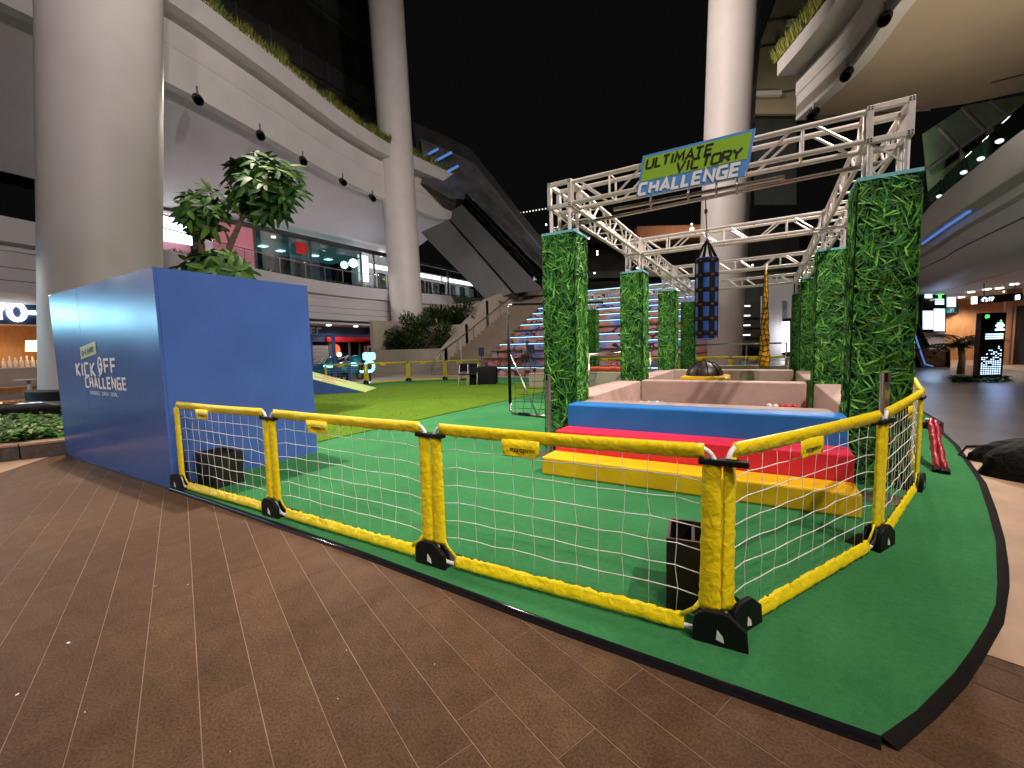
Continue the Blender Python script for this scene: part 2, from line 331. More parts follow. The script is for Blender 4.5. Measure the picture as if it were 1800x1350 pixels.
# stroke lettering ---------------------------------------------------------
GL = {
 'U': (1, [[(0,1),(0,.15),(.15,0),(.85,0),(1,.15),(1,1)]]), 'L': (.78, [[(0,1),(0,0),(1,0)]]), 'T': (.95, [[(0,1),(1,1)], [(.5,1),(.5,0)]]),
 'I': (.12, [[(.5,1),(.5,0)]]), 'M': (1.15, [[(0,0),(.04,1),(.5,.3),(.96,1),(1,0)]]), 'A': (1.05, [[(0,0),(.5,1),(1,0)], [(.22,.3),(.8,.3)]]),
 'E': (.9, [[(1,1),(0,1),(0,0),(1,0)], [(0,.5),(.9,.5)]]), 'V': (1.05, [[(0,1),(.5,0),(1,1)]]), 'C': (.95, [[(1,1),(.15,1),(0,.85),(0,.15),(.15,0),(1,0)]]),
 'O': (1.05, [[(.15,1),(0,.85),(0,.15),(.15,0),(.85,0),(1,.15),(1,.85),(.85,1),(.15,1)]]), 'R': (.95, [[(0,0),(0,1),(.85,1),(1,.85),(1,.58),(.85,.42),(.15,.42)], [(.5,.42),(1,0)]]),
 'Y': (1, [[(0,1),(.5,.5),(1,1)], [(.5,.5),(.5,0)]]), 'H': (.95, [[(0,0),(0,1)], [(1,0),(1,1)], [(0,.5),(1,.5)]]), 'N': (1, [[(0,0),(0,1),(1,0),(1,1)]]),
 'G': (1, [[(1,1),(.15,1),(0,.85),(0,.15),(.15,0),(1,0),(1,.48),(.5,.48)]]), 'K': (.9, [[(0,0),(0,1)], [(1,1),(.1,.5),(1,0)]]), 'F': (.9, [[(0,0),(0,1),(1,1)], [(0,.52),(.85,.52)]]),
 'D': (.95, [[(0,0),(0,1),(.8,1),(1,.8),(1,.2),(.8,0),(0,0)]]), 'B': (.95, [[(0,0),(0,1),(.85,1),(1,.85),(1,.6),(.85,.5),(1,.4),(1,.15),(.85,0),(0,0)], [(0,.5),(.85,.5)]]),
 'S': (.95, [[(1,1),(.15,1),(0,.85),(0,.62),(.15,.5),(.85,.5),(1,.38),(1,.15),(.85,0),(0,0)]]), 'P': (.9, [[(0,0),(0,1),(.85,1),(1,.85),(1,.6),(.85,.45),(0,.45)]]),
 'Q': (1.1, [[(.5+.5*math.cos(k*math.pi/8),.5+.5*math.sin(k*math.pi/8)) for k in range(17)]]), 'W': (1.2, [[(0,1),(.25,0),(.5,.8),(.75,0),(1,1)]]), '-': (.6, [[(0,.5),(1,.5)]]), '.': (.1, [[(.2,.02),(.8,.02)]]), '1': (.3, [[(0,.8),(.6,1),(.6,0)]]), '7': (.8, [[(0,1),(1,1),(.4,0)]]), '0': (.8, [[(.15,1),(0,.85),(0,.15),(.15,0),(.85,0),(1,.15),(1,.85),(.85,1),(.15,1)]]),
}
def ribbon(mb, pts, w, org, ux, uy, un, th):
    n = len(pts); P = [V((p[0], p[1])) for p in pts]; Ls = []; Rs = []
    closed = (P[0] - P[-1]).length < 1e-6
    for i in range(n):
        a = P[i-1] if i > 0 else (P[n-2] if closed else None); b = P[i+1] if i < n-1 else (P[1] if closed else None)
        d1 = (P[i]-a).normalized() if a is not None else None; d2 = (b-P[i]).normalized() if b is not None else None
        if d1 is None: d1 = d2
        if d2 is None: d2 = d1
        n1 = V((-d1.y, d1.x)); n2 = V((-d2.y, d2.x)); mt = (n1+n2)
        mt = mt.normalized() if mt.length > 1e-4 else n1
        k = w/2/max(.45, mt.dot(n1)); ext = V((0,0))
        Ls.append(P[i] + mt*k); Rs.append(P[i] - mt*k)
    f = lambda q, h: org + ux*q.x + uy*q.y + un*h
    vs = []
    for l, r in zip(Ls, Rs): vs += [f(l,0), f(r,0), f(l,th), f(r,th)]
    fs = []
    for i in range(n-1):
        a, b = 4*i, 4*i+4
        fs += [(a+2,a+3,b+3,b+2), (a,b,b+1,a+1), (a,a+2,b+2,b), (a+1,b+1,b+3,a+3)]
    fs += [(0,1,3,2), (4*n-4,4*n-2,4*n-1,4*n-3)]
    mb.add(vs, fs)
def words(txt, parent, mat, org, ux, uy, h, wide=1.0, stroke=.18, gap=.28, shear=0, th=.004, length=None, name='letter'):
    """letters one by one on a plane; org = lower left corner, ux / uy = unit directions"""
    org, ux, uy = V(org), V(ux).normalized(), V(uy).normalized(); un = ux.cross(uy)
    tot = sum((GL[c][0]*wide if c != ' ' else .5) + gap + stroke*0 for c in txt) - gap
    sc = (length / (tot*h)) if length else 1.0
    x = 0; prev = ''
    for c in txt:
        if prev + c in ('LT','AT','TA','TO','RY','IA','LL','OR'): x -= (.16 if prev + c != 'LL' else .06)*h*sc
        prev = c
        if c == ' ': x += (.5+gap)*h*sc; continue
        w, strokes = GL[c]; w = w*wide*h*sc; mb = MB()
        for k, s in enumerate(strokes):
            ribbon(mb, [(x + p[0]*w + shear*h*p[1], p[1]*h) for p in s], stroke*h, org, ux, uy, un, th + k*.0006)
        obj(name, mb, mat, parent)
        x += w + gap*h*sc

# ================================================================== THE GROUND
FZ = -0.034
floor = obj('plaza_floor', MB().add([(-160,-60,FZ-.012),(120,-60,FZ-.012),(120,200,FZ-.012),(-160,200,FZ-.012)], [(0,1,2,3)]), MT['floor'], kind='structure')
obj('joint_bed', MB().add([(-11.2,-4.7,FZ-.0025),(3.6,-4.7,FZ-.0025),(3.6,3.3,FZ-.0025),(.3,3.3,FZ-.0025),(.3,2.6,FZ-.0025),(-11.2,2.6,FZ-.0025)], [(0,1,2,3,4,5)]), MT['grout'], floor)
A = R_(-21.5); ca, sa = math.cos(A), math.sin(A); du = V((ca, sa, 0)); dv = V((-sa, ca, 0))
PW, PL = .203, 1.16
plank_me = {}
def plank_mesh(l):
    if l in plank_me: return plank_me[l]
    w = PW - .0036; mb = MB(); b = .0015; l = l - .0024
    mb.add([(0,0,-.006),(l,0,-.006),(l,w,-.006),(0,w,-.006),(0,0,-b),(l,0,-b),(l,w,-b),(0,w,-b),(b,b,0),(l-b,b,0),(l-b,w-b,0),(b,w-b,0)],
           [(0,1,5,4),(1,2,6,5),(2,3,7,6),(3,0,4,7),(4,5,9,8),(5,6,10,9),(6,7,11,10),(7,4,8,11),(8,9,10,11)])
    me = bpy.data.meshes.new('paving_plank'); me.from_pydata(mb.v, [], mb.f); me.materials.append(MT['plank']); plank_me[l] = me
    return me
base_off = (V((-5.181,2.004,0))).dot(dv)
nplank = 0; rest = MB()
def clipline(p, a, b):   # > 0 left of a -> b
    return (b[0]-a[0])*(p[1]-a[1]) - (b[1]-a[1])*(p[0]-a[0])
for i in range(-32, 24):
    v0 = base_off + i*PW
    off = [0, .43, .86, .2, .65][i % 5] * PL + rnd(-.05,.05)
    u = -12.6 + off - PL
    while u < 5.2:
        l = PL if (i*7 + int(u*3)) % 4 else round(PL/2, 3)
        c = du*(u + l/2) + dv*(v0 + PW/2)
        e1 = du*u + dv*v0; e2 = du*(u+l) + dv*v0
        ins = -11.2 < c.x < 3.6 and -4.6 < c.y < (3.35 if c.x > .3 else 2.55) and not (c.y > 2.25 and -5.6 < c.x < .2); ok = -10.2 < c.x < 1.7 and c.y < 2.55 and c.y > -.9
        if ok:   # only where the view can reach, and not wholly under the mat or booth
            q = c - CAM; f = q.dot(FW)
            if c.y > 2.25 and -5.6 < c.x < .2: ok = False
            if f < .35 or abs(q.dot(RX)) > f*1.45 + 1.0: ok = False
            if c.y < 1.2 and -q.dot(UP)/max(f,.1) > 1.5: ok = False
        if ok:
            o = bpy.data.objects.new('paving_plank', plank_mesh(l)); COL.objects.link(o); o.parent = floor
            o.location = V((e1.x, e1.y, FZ + rnd(-.0006,.0006))); o.rotation_euler = (0,0,A); nplank += 1
        elif ins:
            w_ = PW - .0036; P_ = [e1, e1+du*(l-.0024), e1+du*(l-.0024)+dv*w_, e1+dv*w_]; rest.add([(q.x,q.y,FZ-.0002) for q in P_], [(0,1,2,3)])
        u += l
print('planks', nplank); obj('paving_rest', rest, MT['plank'], floor, kind='stuff')
# paler paving: right of the mat and, on the left, round the planter
obj('pale_paving', MB().add([(p.x,p.y,FZ+.003) for p in (gz(1725,1148,FZ), gz(1850,1190,FZ), V((3.6,2.6,0)), V((3.6,7.0,0)), V((2.0,8.1,0)), V((.7,3.4,0)))], [(0,1,2,3,4,5)]), MT['tan'], kind='structure')
obj('pale_walkway', MB().add([(p.x,p.y,FZ+.003) for p in (V((-8.0,.66,0)), V((-9.72,2.12,0)), V((-12,3,0)), V((-40,2,0)), V((-30,-8,0)), V((-12,-3,0)))], [(0,1,2,3,4,5)]), MT['tan'], kind='structure')
obj('arcade_floor', MB().add([(2.2,7.8,FZ+.002),(9.4,7.8,FZ+.002),(9.4,60,FZ+.002),(2.9,60,FZ+.002)], [(0,1,2,3)]), MT['floorfar'], kind='structure')
obj('shop_walkway', MB().add([(9.4,20,FZ+.004),(24,20,FZ+.004),(24,60,FZ+.004),(9.4,60,FZ+.004)], [(0,1,2,3)]), MT['tanfar'], kind='structure')
obj('rear_walkway', MB().add([(-36,12.6,FZ+.004),(-16.3,12.6,FZ+.004),(-14.2,16.9,FZ+.004),(-12.2,18.4,FZ+.004),(2.4,18.6,FZ+.004),(2.4,40,FZ+.004),(-36,40,FZ+.004)], [(0,1,2,3,4,5,6)]), MT['tanfar'], kind='structure')

random.seed(2); mb = MB()
for k in range(26):
    c = gz(rnd(60,1250), rnd(900,1330), FZ) if k > 5 else gz([120,30,272,460,330,240][k], [1131,1222,1031,1000,1028,1240][k], FZ)
    if c.y > 1.9: continue
    r_ = .009 if k < 3 else rnd(.0015,.003); a = rnd(0,6.28); mb.add([(c.x+r_*math.cos(a+q)*rnd(.5,1.2),c.y+r_*math.sin(a+q)*rnd(.5,1.2),FZ+.002+.003*(q>2)) for q in (0,1.5,3,4.6)], [(0,1,2,3)])
obj('floor_litter', mb, MT['whitep'], floor, kind='stuff')
# green mat: pixel outline of its front right edge turned into plan points
edge_in = [gz(u,v) for u,v in ((1547,1294),(1611,1249),(1676,1184),(1705,1145),(1735,1098),(1750,1063),(1753,1024),(1750,950),(1736,897),(1720,848),(1704,823),(1684,795),(1674,781),(1649,758))] + [V((2.62,10.2,0)), V((2.8,13,0)), V((2.7,19,0))]
edge_out = [gz(u,v,FZ) for u,v in ((1580,1322),(1649,1263),(1700,1208),(1732,1157),(1765,1098),(1775,1033),(1774,1000),(1767,950),(1752,897),(1734,850),(1717,827),(1697,800),(1687,785),(1659,760))] + [V((2.72,10.2,FZ)), V((2.9,13,FZ)), V((2.8,19,FZ))]
front = [V((-5.72,2.065,0)), V((-4.75,2.06,0)), V((-2.53,2.02,0)), V((-.86,1.945,0))]
outline = [(p.x,p.y) for p in front] + [(p.x,p.y) for p in edge_in] + [(-12.3,18.6),(-14.3,17.0),(-16.6,12.6),(-16.6,3.6),(-9.4,3.6),(-5.72,3.6)]
mat = obj('green_floor_mat', MB().prism(outline, FZ, 0), MT['green'], kind='structure')
mb = MB(); rows = [[p + V((0,0,-.001)) for p in edge_in], [p + V((0,0,.0)) for p in edge_out]]
mb.surf([[V((p.x,p.y,.001)) for p in edge_in], [V((a.x*.85+b.x*.15,a.y*.85+b.y*.15,.0)) for a,b in zip(edge_in, edge_out)], [V((a.x*.2+b.x*.8,a.y*.2+b.y*.8,FZ+.009)) for a,b in zip(edge_in, edge_out)], [V((p.x,p.y,FZ+.004)) for p in edge_out]])
obj('edge_ramp', mb, MT['rubber'], mat, smooth=True)
ft = front + [edge_in[0]]
mb = MB(); mb.surf([[V((p.x,p.y-.001,.004)) for p in ft], [V((p.x,p.y-.016,.003)) for p in ft], [V((p.x,p.y-.022,-.012)) for p in ft], [V((p.x,p.y-.028,FZ)) for p in ft]])
obj('edge_trim', mb, MT['gloss'], mat, smooth=True)
turf_out = [(-6.3,3.0),(-6.2,12.2),(-6.25,14.4),(-8.6,15.4),(-11.5,15.6),(-13.2,14.7),(-14.6,12.6),(-15.4,9),(-15.4,3.9),(-9.2,3.9),(-9.2,3.0)]
turf = obj('artificial_turf', MB().prism(turf_out, .001, .018), MT['turf'], kind='structure')
# grass blades on the part of the turf that is in view
mb = MB(); cols = [(.085,.17,.008,1),(.10,.20,.010,1),(.13,.23,.014,1),(.07,.145,.008,1)]
for k in range(14000):
    x, y = rnd(-13.5,-6.3), rnd(3.9,15.0)
    if y > 15.6 - max(0, (-11.5-x))*.9 or x > -6.24: continue
    if random.random() > min(1, 60/((x*x+y*y))): continue
    h = rnd(.012,.026); a = rnd(0,6.28); w = .006*max(1, math.hypot(x,y)/8); dx, dy = math.cos(a)*w, math.sin(a)*w; lx, ly = rnd(-.02,.02), rnd(-.02,.02)
    mb.cc = random.choice(cols); mb.add([(x-dx,y-dy,.017),(x+dx,y+dy,.017),(x+lx,y+ly,.017+h)], [(0,1,2)])
obj('grass_blade_cover', mb, MT['gcover'], turf, kind='stuff')

# ================================================================== THE BLUE BOOTH
bx0, bx1, by0, by1, bh = -9.28, -5.665, 2.06, 3.86, 2.425
booth = thing('blue_booth', 'tall plain blue boxed booth with white lettering on its left face', 'booth', (bx1,by0,0))
for k in range(3): wv = (bx1-.003-bx0)/3; obj('front_panel', MB().box(bx0+wv*k+(.001 if k else 0),bx0+wv*(k+1)-(.001 if k < 2 else 0),by0+.0012*(k == 1),by0+.03,FZ,bh), MT['blue'], booth, bevel=.002)
obj('side_panel', MB().box(bx1-.03,bx1,by0+.0305,by1,FZ,bh-.002), MT['blue'], booth)
obj('side_panel', MB().box(bx0,bx0+.03,by0+.0305,by1,FZ,bh-.002), MT['blue'], booth)
obj('back_panel', MB().box(bx0+.031,bx1-.031,by1-.03,by1,FZ,bh-.002), MT['blue'], booth)
obj('top_panel', MB().box(bx0+.031,bx1-.031,by0+.031,by1-.031,bh-.06,bh-.04), MT['blue'], booth)
obj('base_strip', MB().box(bx0,bx1+.004,by0-.012,by0-.001,FZ,FZ+.03), MT['navy'], booth)
fx = lambda u, v: pY(u, v, by0 - .004)
def face_text(txt, a, b, h, mat, **kw):
    P, Q = fx(*a), fx(*b); words(txt, booth, mat, P, (1,0,0), (0,0,1), h, length=(Q.x-P.x), **kw)
p0, p1 = fx(135,661), fx(166,652); q0, q1 = fx(184,655), fx(205,654)
hK = (fx(135,640).z - fx(135,661).z)
face_text('KICK', (136,660), (167,653), hK, MT['white'], stroke=.2, gap=.5, wide=.85)
face_text('FF', (185,655), (204,655), hK, MT['white'], stroke=.2, gap=.5, wide=.9)
zc = fx(155,681).z
face_text('CHALLENGE', (152,680), (223,687), hK*.78, MT['white'], stroke=.21, gap=.55, wide=.85)
face_text('DRIBBLE. DASH. GOAL.', (160,693), (209,699), hK*.26, MT['paleblue'], stroke=.16, gap=.4)
# the O of OFF: a ball ring with a kicked-up foot shape
c = fx(176,643); mb = MB(); rx, rz = hK*.36, hK*.62; pts = [(c.x + rx*math.cos(t*.3142), c.z + rz*math.sin(t*.3142)) for t in range(21)]
ribbon(mb, pts, hK*.17, V((0,by0-.004,0)), V((1,0,0)), V((0,0,1)), V((0,-1,0)), .004); obj('ball_emblem', mb, MT['white'], booth)
for tri in (((-.25,-.6),(.0,-.15),(.12,-.62)), ((-.1,.05),(.12,.3),(.2,-.05)), ((-.4,-.95),(-.05,-.7),(.3,-.62),(-.3,-1.1))):
    mb = MB().poly([(c.x+a*hK*1.1, by0-.004, c.z+b*hK*.8) for a,b in tri], (0,-.0046,0)); obj('emblem_patch', mb, MT['white'], booth)
a, b = fx(143,632), fx(169,616); tilt = .07
mb = MB().poly([(a.x,by0-.004,a.z),(b.x,by0-.004,a.z+tilt),(b.x,by0-.004,a.z+tilt+.165),(a.x,by0-.004,a.z+.165)], (0,-.003,0)); obj('sponsor_label', mb, MT['pale'], booth)
words('B-CARD', booth, MT['ink'], (a.x+.07,by0-.0075,a.z+.05), (1,0,.13), (0,0,1), .06, length=(b.x-a.x)-.16, stroke=.11, gap=.45)

# ================================================================== YELLOW NET BARRIERS
def panel_proto(W=1.8, H=.95, text=True, seed=1):
    random.seed(seed)
    t = thing('barrier_panel', 'x', 'barrier')
    # wrinkled sleeves
    def sleeve(x0, z0, x1, z1, r, n, flat, wob, nm='sleeve', up=None):
        pts = []; rr = []
        for i in range(n+1):
            k = i/n; pts.append((x0+(x1-x0)*k + rnd(-wob,wob)*.4, rnd(-wob,wob), z0+(z1-z0)*k + (rnd(-wob,wob) if x0 != x1 else 0))); rr.append(r*(1+rnd(-.10,.10)) * (.72 if i in (0,n) else 1))
        return pts, rr
    def drape(x0, x1, sec, n, wob, dz):
        rows = []; ph = rnd(0,6)
        for i in range(n+1):
            x = x0 + (x1-x0)*i/n; k = i/n; e = .55 if i in (0,n) else 1
            rows.append([(x + rnd(-.002,.002), y*e*(1+rnd(-.18,.18)) + rnd(-wob,wob)*abs(q), zz*(1+.10*abs(q)*rnd(-1,1)) + dz(k) + rnd(-wob,wob)*.6*abs(q)) for y, zz, q in sec])
        m_ = MB(); m_.surf(rows, True); k = len(sec); b = len(m_.v); m_.f.append(tuple(range(k-1,-1,-1))); m_.f.append(tuple(b-k+q for q in range(k))); return m_
    tops = [(0,.024,.2),(-.014,.019,.2),(-.022,.004,.3),(-.021,-.014,.6),(-.013,-.036,1),(-.004,-.052,1),(.004,-.052,1),(.013,-.036,1),(.021,-.014,.6),(.022,.004,.3),(.014,.019,.2)]
    obj('top_sleeve', drape(.085, W-.085, tops, 56, .003, lambda k: H - .006*math.sin(math.pi*k)), MT['yellow'], t, smooth=True)
    bots = [(-.002,.062,1),(-.010,.045,1),(-.020,.020,.7),(-.026,0,.4),(-.020,-.019,.2),(0,-.024,.2),(.018,-.017,.2),(.020,.004,.4),(.012,.025,.7),(.004,.052,1)]
    obj('bottom_sleeve', drape(.17, W-.17, bots, 60, .006, lambda k: .034), MT['yellow'], t, smooth=True)
    for sgn, x in ((1,.05), (-1,W-.05)):
        mb = MB(); n = 34; rows = []
        for i in range(n+1):
            k = i/n; z = .15 + (H-.05-.15)*k; w = .045 + rnd(-.003,.003) + .008*(1-k)**2; rr = lambda a: rnd(-a,a)
            rows.append([(x-w,-.003,z),(x-w*.84,-.010+rr(.002),z),(x-w*.35,-.017+rr(.004),z+rr(.004)),(x+w*.3,-.017+rr(.004),z+rr(.004)),(x+w*.84,-.010+rr(.002),z),(x+w,.003,z),(x+w*.8,.011,z),(x,.015,z),(x-w*.8,.011,z)])
        mb.surf(rows, True); mb.f.append(tuple(range(8,-1,-1))); mb.f.append(tuple(n*9+q for q in range(9))); obj('side_sleeve', mb, MT['yellow'], t, smooth=True)
        # tie strap from the side sleeve down to the bottom sleeve
        mb = MB(); mb.path([(x+sgn*.03,0,.19),(x+sgn*.07,-.004,.135),(x+sgn*.135,-.008,.085)], [.016,.012,.014], 6, sx=.5); obj('tie_strap', mb, MT['yellow'], t, smooth=True)
        # white tube corners
        mb = MB(); cpts = [(x + sgn*(.075*(1-math.cos(a))) - sgn*.02, 0, H-.10 + .10*math.sin(a)) for a in [k*math.pi/2/6 for k in range(7)]]
        mb.path([(x-sgn*.02,0,.2)] + cpts + [(x+sgn*.16,0,H)], .0125, 8); obj('tube_corner', mb, MT['whitep'], t, smooth=True)
        mb = MB(); cpts = [(x - sgn*.02 + sgn*(.09*(1-math.cos(a))), 0, .13 - .10*math.sin(a)) for a in [k*math.pi/2/6 for k in range(7)]]
        mb.path([(x-sgn*.02,0,.3)] + cpts + [(x+sgn*.3,0,.03)], .0125, 8); obj('tube_corner', mb, MT['whitep'], t, smooth=True)
    # net: a welded grid of cord
    nx, nz = 12, 7; gp = {}; mb = MB()
    for j in range(nz+1):
        for i in range(nx+1):
            x = .075 + (W-.15)*i/nx; z = .085 + (H-.125)*j/nz
            if 0 < i < nx and 0 < j < nz: x += rnd(-.011,.011); z += rnd(-.006,.006) + .012 - .006*math.sin(math.pi*i/nx)
            if i in (0,nx) and 0 < j: z -= .012
            gp[i,j] = (x, rnd(-.005,.005) + .012, z)
    for j in range(1, nz): mb.path([gp[i,j] for i in range(nx+1)], .0029, 5)
    for i in range(1, nx): mb.path([gp[i,j] for j in range(nz+1)], .0017, 4)
    for i in range(1, nx):
        for j in range(1, nz): mb.ell(gp[i,j], .0045,.0045,.0045, 5, 4)
    obj('net', mb, MT['net'], t, smooth=True, kind='stuff')
    # hanging tag
    x0 = W*.40; mb = MB(); rows = []
    for z, wd in ((H-.03,.125),(H-.07,.125),(H-.11,.12),(H-.125,.108),(H-.13,.09)):
        rows.append([(x0 + wd*k/6 + .0, -.034 - .006*math.sin((H-z)*20) - .002*abs(k), z) for k in range(-6,7)])
    mb.surf(rows); o = obj('tag', mb, MT['yellow'], t, smooth=True); s = o.modifiers.new('thick','SOLIDIFY'); s.thickness = .002
    if text:
        words('POOIYEEN', o, MT['ink'], (x0-.065,-.051,H-.098), (1,0,0), (0,-.25,1), .018, length=.115, stroke=.26, th=.001)
        for k in range(4):
            mb = MB(); xx = x0+.058+.014*k
            for (a0,b0,a1,b1) in ((0,.016,.011,.016),(0,.009,.011,.009),(.0055,.016,.0055,0),(0,.002,.011,.002)): mb.box(xx+min(a0,a1)-.0006,xx+max(a0,a1)+.0006,-.0515,-.0505,H-.098+min(b0,b1)-.0008,H-.098+max(b0,b1)+.0008)
            obj('mark', mb, MT['ink'], o, kind='stuff')
        mb = MB(); mb.path([(x0-.088,-.050,H-.102),(x0-.094,-.049,H-.088),(x0-.082,-.0475,H-.08),(x0-.07,-.0465,H-.072),(x0-.072,-.046,H-.064),(x0-.084,-.046,H-.064)], [.003,.004,.0035,.004,.003,.002], 6, sx=.4); obj('logo', mb, MT['ink'], o)
    # black connector strap at the right end and black foot
    mb = MB().box(W-.11,W+.11,-.026,.026,H-.075,H-.047); obj('connector', mb, MT['black'], t, bevel=.004)
    foot(t, W); random.seed(11)
    return t
def foot(t, x):
    n = 10; pts = [(x-.125,0,0),(x-.125,0,.09)] + [(x-.125+.075*(1-math.cos(a)),0,.09+.075*math.sin(a)) for a in [k*math.pi/2/5 for k in range(1,6)]] + [(x+.03,0,.165),(x+.115,0,.10),(x+.125,0,0)]
    mb = MB().poly([(a,-.055,b) for a,_,b in pts], (0,.03,0)); f = obj('foot', mb, MT['black'], t, bevel=.006)
    mb = MB().poly([(x-.02+(a-x)*.85,.03,b*.9) for a,_,b in pts], (0,.025,0)); obj('rear_plate', mb, MT['black'], f, bevel=.006)
    mb = MB().box(x-.12,x+.12,-.05,.16,.0,.010); obj('base_plate', mb, MT['black'], f, bevel=.005)
    mb = MB().poly([(x-.018,-.0565,.035),(x+.018,-.0565,.025),(x+.012,-.0565,.055),(x-.014,-.0565,.085)], (0,-.002,0)); obj('slot', mb, MT['whitep'], f)
def put(proto, a, b, label, group, W0=1.8, first=False):
    o = proto if first else copy_tree(proto)
    a, b = V(a), V(b); d = b - a
    o.location = (a.x, a.y, 0); o.rotation_euler = (0,0,math.atan2(d.y,d.x)); o.scale = (d.length/W0, 1, 1)
    tag(o, label, 'barrier', group); return o
GN = 'yellow net barriers round the front of the mat'
panA = panel_proto(1.8, .95, True, 3)
panB = panel_proto(1.8, .95, True, 5)
P0, P1, P2, P3, P4, P5, P6 = V((-5.56,2.10,0)), V((-3.80,2.13,0)), V((-1.92,2.14,0)), V((-.16,2.21,0)), V((.715,3.80,0)), V((1.29,5.46,0)), V((1.62,7.15,0))
put(panA, P0, P1, 'yellow framed net barrier panel touching the blue booth', GN, first=True)
p = put(panB, P1, P2, 'yellow framed net barrier, middle panel of the straight front run', GN, first=True)
p = put(panA, P2, P3, 'yellow framed net barrier in front of the coloured steps, left of the corner', GN)
p = put(panB, P3, P4, 'yellow framed net barrier right of the front corner, leading to the bollard', GN)
p = put(panA, P4, P5, 'narrow looking yellow net barrier panel beside the right hedge pillar', GN)
p = put(panB, P5, P6, 'rearmost yellow net barrier panel on the right, seen edge on', GN)
# extra foot where the run starts
f0 = [c for c in panA.children if c.name.startswith('foot')][0]
o = copy_tree(f0, panA); o.location = (-1.8,0,0)
for pn in bpy.data.objects:
    if pn.get('label','').startswith('yellow framed net barrier right of the front corner'): o = copy_tree(f0, pn); o.location = (-1.62,.02,0)
panC = panel_proto(1.8, .95, False, 9)
far_posts = [V((-17.3,12.4,0)), V((-15.85,13.5,0)), V((-14.95,15.3,0)), V((-13.65,16.5,0)), V((-12.2,17.4,0))]
fl = ['yellow net barrier nearest the ramp, behind the blue gate posts', 'yellow net barrier behind the turf in front of the glowing ride', 'yellow net barrier behind the turf, between the ride and the planter wall', 'yellow net barrier behind the black draped table']
GF = 'yellow net barriers behind the turf'
for i in range(4): put(panC, far_posts[i], far_posts[i+1], fl[i], GF, first=(i == 0))
xs = [-6.6,-4.75,-2.9,-1.1,.7,2.3]
for i in range(5): put(panC, (xs[i],17.75,0), (xs[i+1],17.75,0), ['yellow net barrier of the far end run, left of the second left pillar','yellow net barrier of the far end run, behind the second left pillar','yellow net barrier of the far end run, behind the black ball','yellow net barrier of the far end run, behind the rope bundle','yellow net barrier of the far end run, by the right pillars'][i], 'yellow net barriers across the far end')

# black open boxes standing inside the barriers
def open_box(cx, cy, sx, sy, h, rz, label):
    t = thing('ballast_box', label, 'box', (cx,cy,0), rz); w = .016
    for nm, b in (('panel',(-sx/2,sx/2,-sy/2,-sy/2+w,0,h)),('panel',(-sx/2,sx/2,sy/2-w,sy/2,0,h)),('panel',(-sx/2,-sx/2+w,-sy/2+w,sy/2-w,0,h)),('panel',(sx/2-w,sx/2,-sy/2+w,sy/2-w,0,h)),('divider',(-w/2,w/2,-sy/2+w,sy/2-w,.02,h-.012)),('floor_panel',(-sx/2+w,sx/2-w,-sy/2+w,sy/2-w,0,.02))):
        obj(nm, MB().box(*b), MT['blackbox'], t, False)
    mb = MB()
    for b in ((-sx/2-.001,sx/2+.001,-sy/2-.001,-sy/2+w,h,h+.003),(-sx/2-.001,sx/2+.001,sy/2-w,sy/2+.001,h,h+.003)): pass
    o = obj('rim', MB().add([(-sx/2,-sy/2,h+.001),(sx/2,-sy/2,h+.001),(sx/2,sy/2,h+.001),(-sx/2,sy/2,h+.001),(-sx/2+w,-sy/2+w,h+.001),(sx/2-w,-sy/2+w,h+.001),(sx/2-w,sy/2-w,h+.001),(-sx/2+w,sy/2-w,h+.001)], [(0,1,5,4),(1,2,6,5),(2,3,7,6),(3,0,4,7)]), MT['boxrim'], t, False)
    return t
open_box(-.33, 2.52, .27, .30, .40, R_(8), 'tall black open box inside the front corner of the barriers')
open_box(-5.38, 2.42, .46, .30, .36, R_(0), 'low black open box at the foot of the blue booth')

# ================================================================== STEPS AND PIT
sx0, sx1 = -2.19, .70
def block(name, b, mat, label, cat, bev=.02, group=None):
    t = thing(name, label, cat, ((b[0]+b[1])/2,(b[2]+b[3])/2,b[4]), group=group)
    obj('foam_body', MB().box(*b), mat, t, bevel=bev)
    # welt seams along the top edge
    mb = MB(); z = b[5]-.002; e = .003; mb.path([(b[0]+e,b[2]+e+.006,z-.010),(b[1]-e,b[2]+e+.006,z-.010)], .006, 6); obj('piping', mb, mat, t, smooth=True)
    return t
GS = 'padded steps leading up to the pit'
block('padded_step', (sx0,sx1,4.31,4.66,0,.208), MT['fyellow'], 'yellow padded step, lowest of the coloured steps', 'step', group=GS)
block('padded_step', (sx0+.01,sx1-.005,4.663,5.02,0,.45), MT['fred'], 'red padded step between the yellow and the blue one', 'step', group=GS)
block('padded_step', (sx0+.02,sx1-.01,5.023,5.35,0,.727), MT['fblue'], 'blue padded step, highest of the coloured steps', 'step', group=GS)
GP = 'mauve padded walls of the pit'
block('padded_wall', (-2.12,.62,5.353,5.66,0,.722), MT['mauve'], 'mauve padded wall top right behind the blue step', 'padded wall', group=GP)
block('padded_wall', (-2.66,-2.15,5.95,8.72,0,.74), MT['mauve'], 'mauve padded side wall between the first two left hedge pillars', 'padded wall', group=GP)
block('padded_wall', (-2.16,.62,8.78,9.12,0,.745), MT['mauve'], 'wide mauve padded wall across the pit behind the ball pool', 'padded wall', group=GP)
block('padded_wall', (.72,1.18,5.95,8.72,0,.74), MT['mauve'], 'mauve padded side wall beside the nearest right hedge pillar', 'padded wall', group=GP)
block('padded_wall', (-2.36,.62,12.7,13.05,0,.745), MT['mauve'], 'second mauve padded cross wall in front of the black ball', 'padded wall', group=GP)
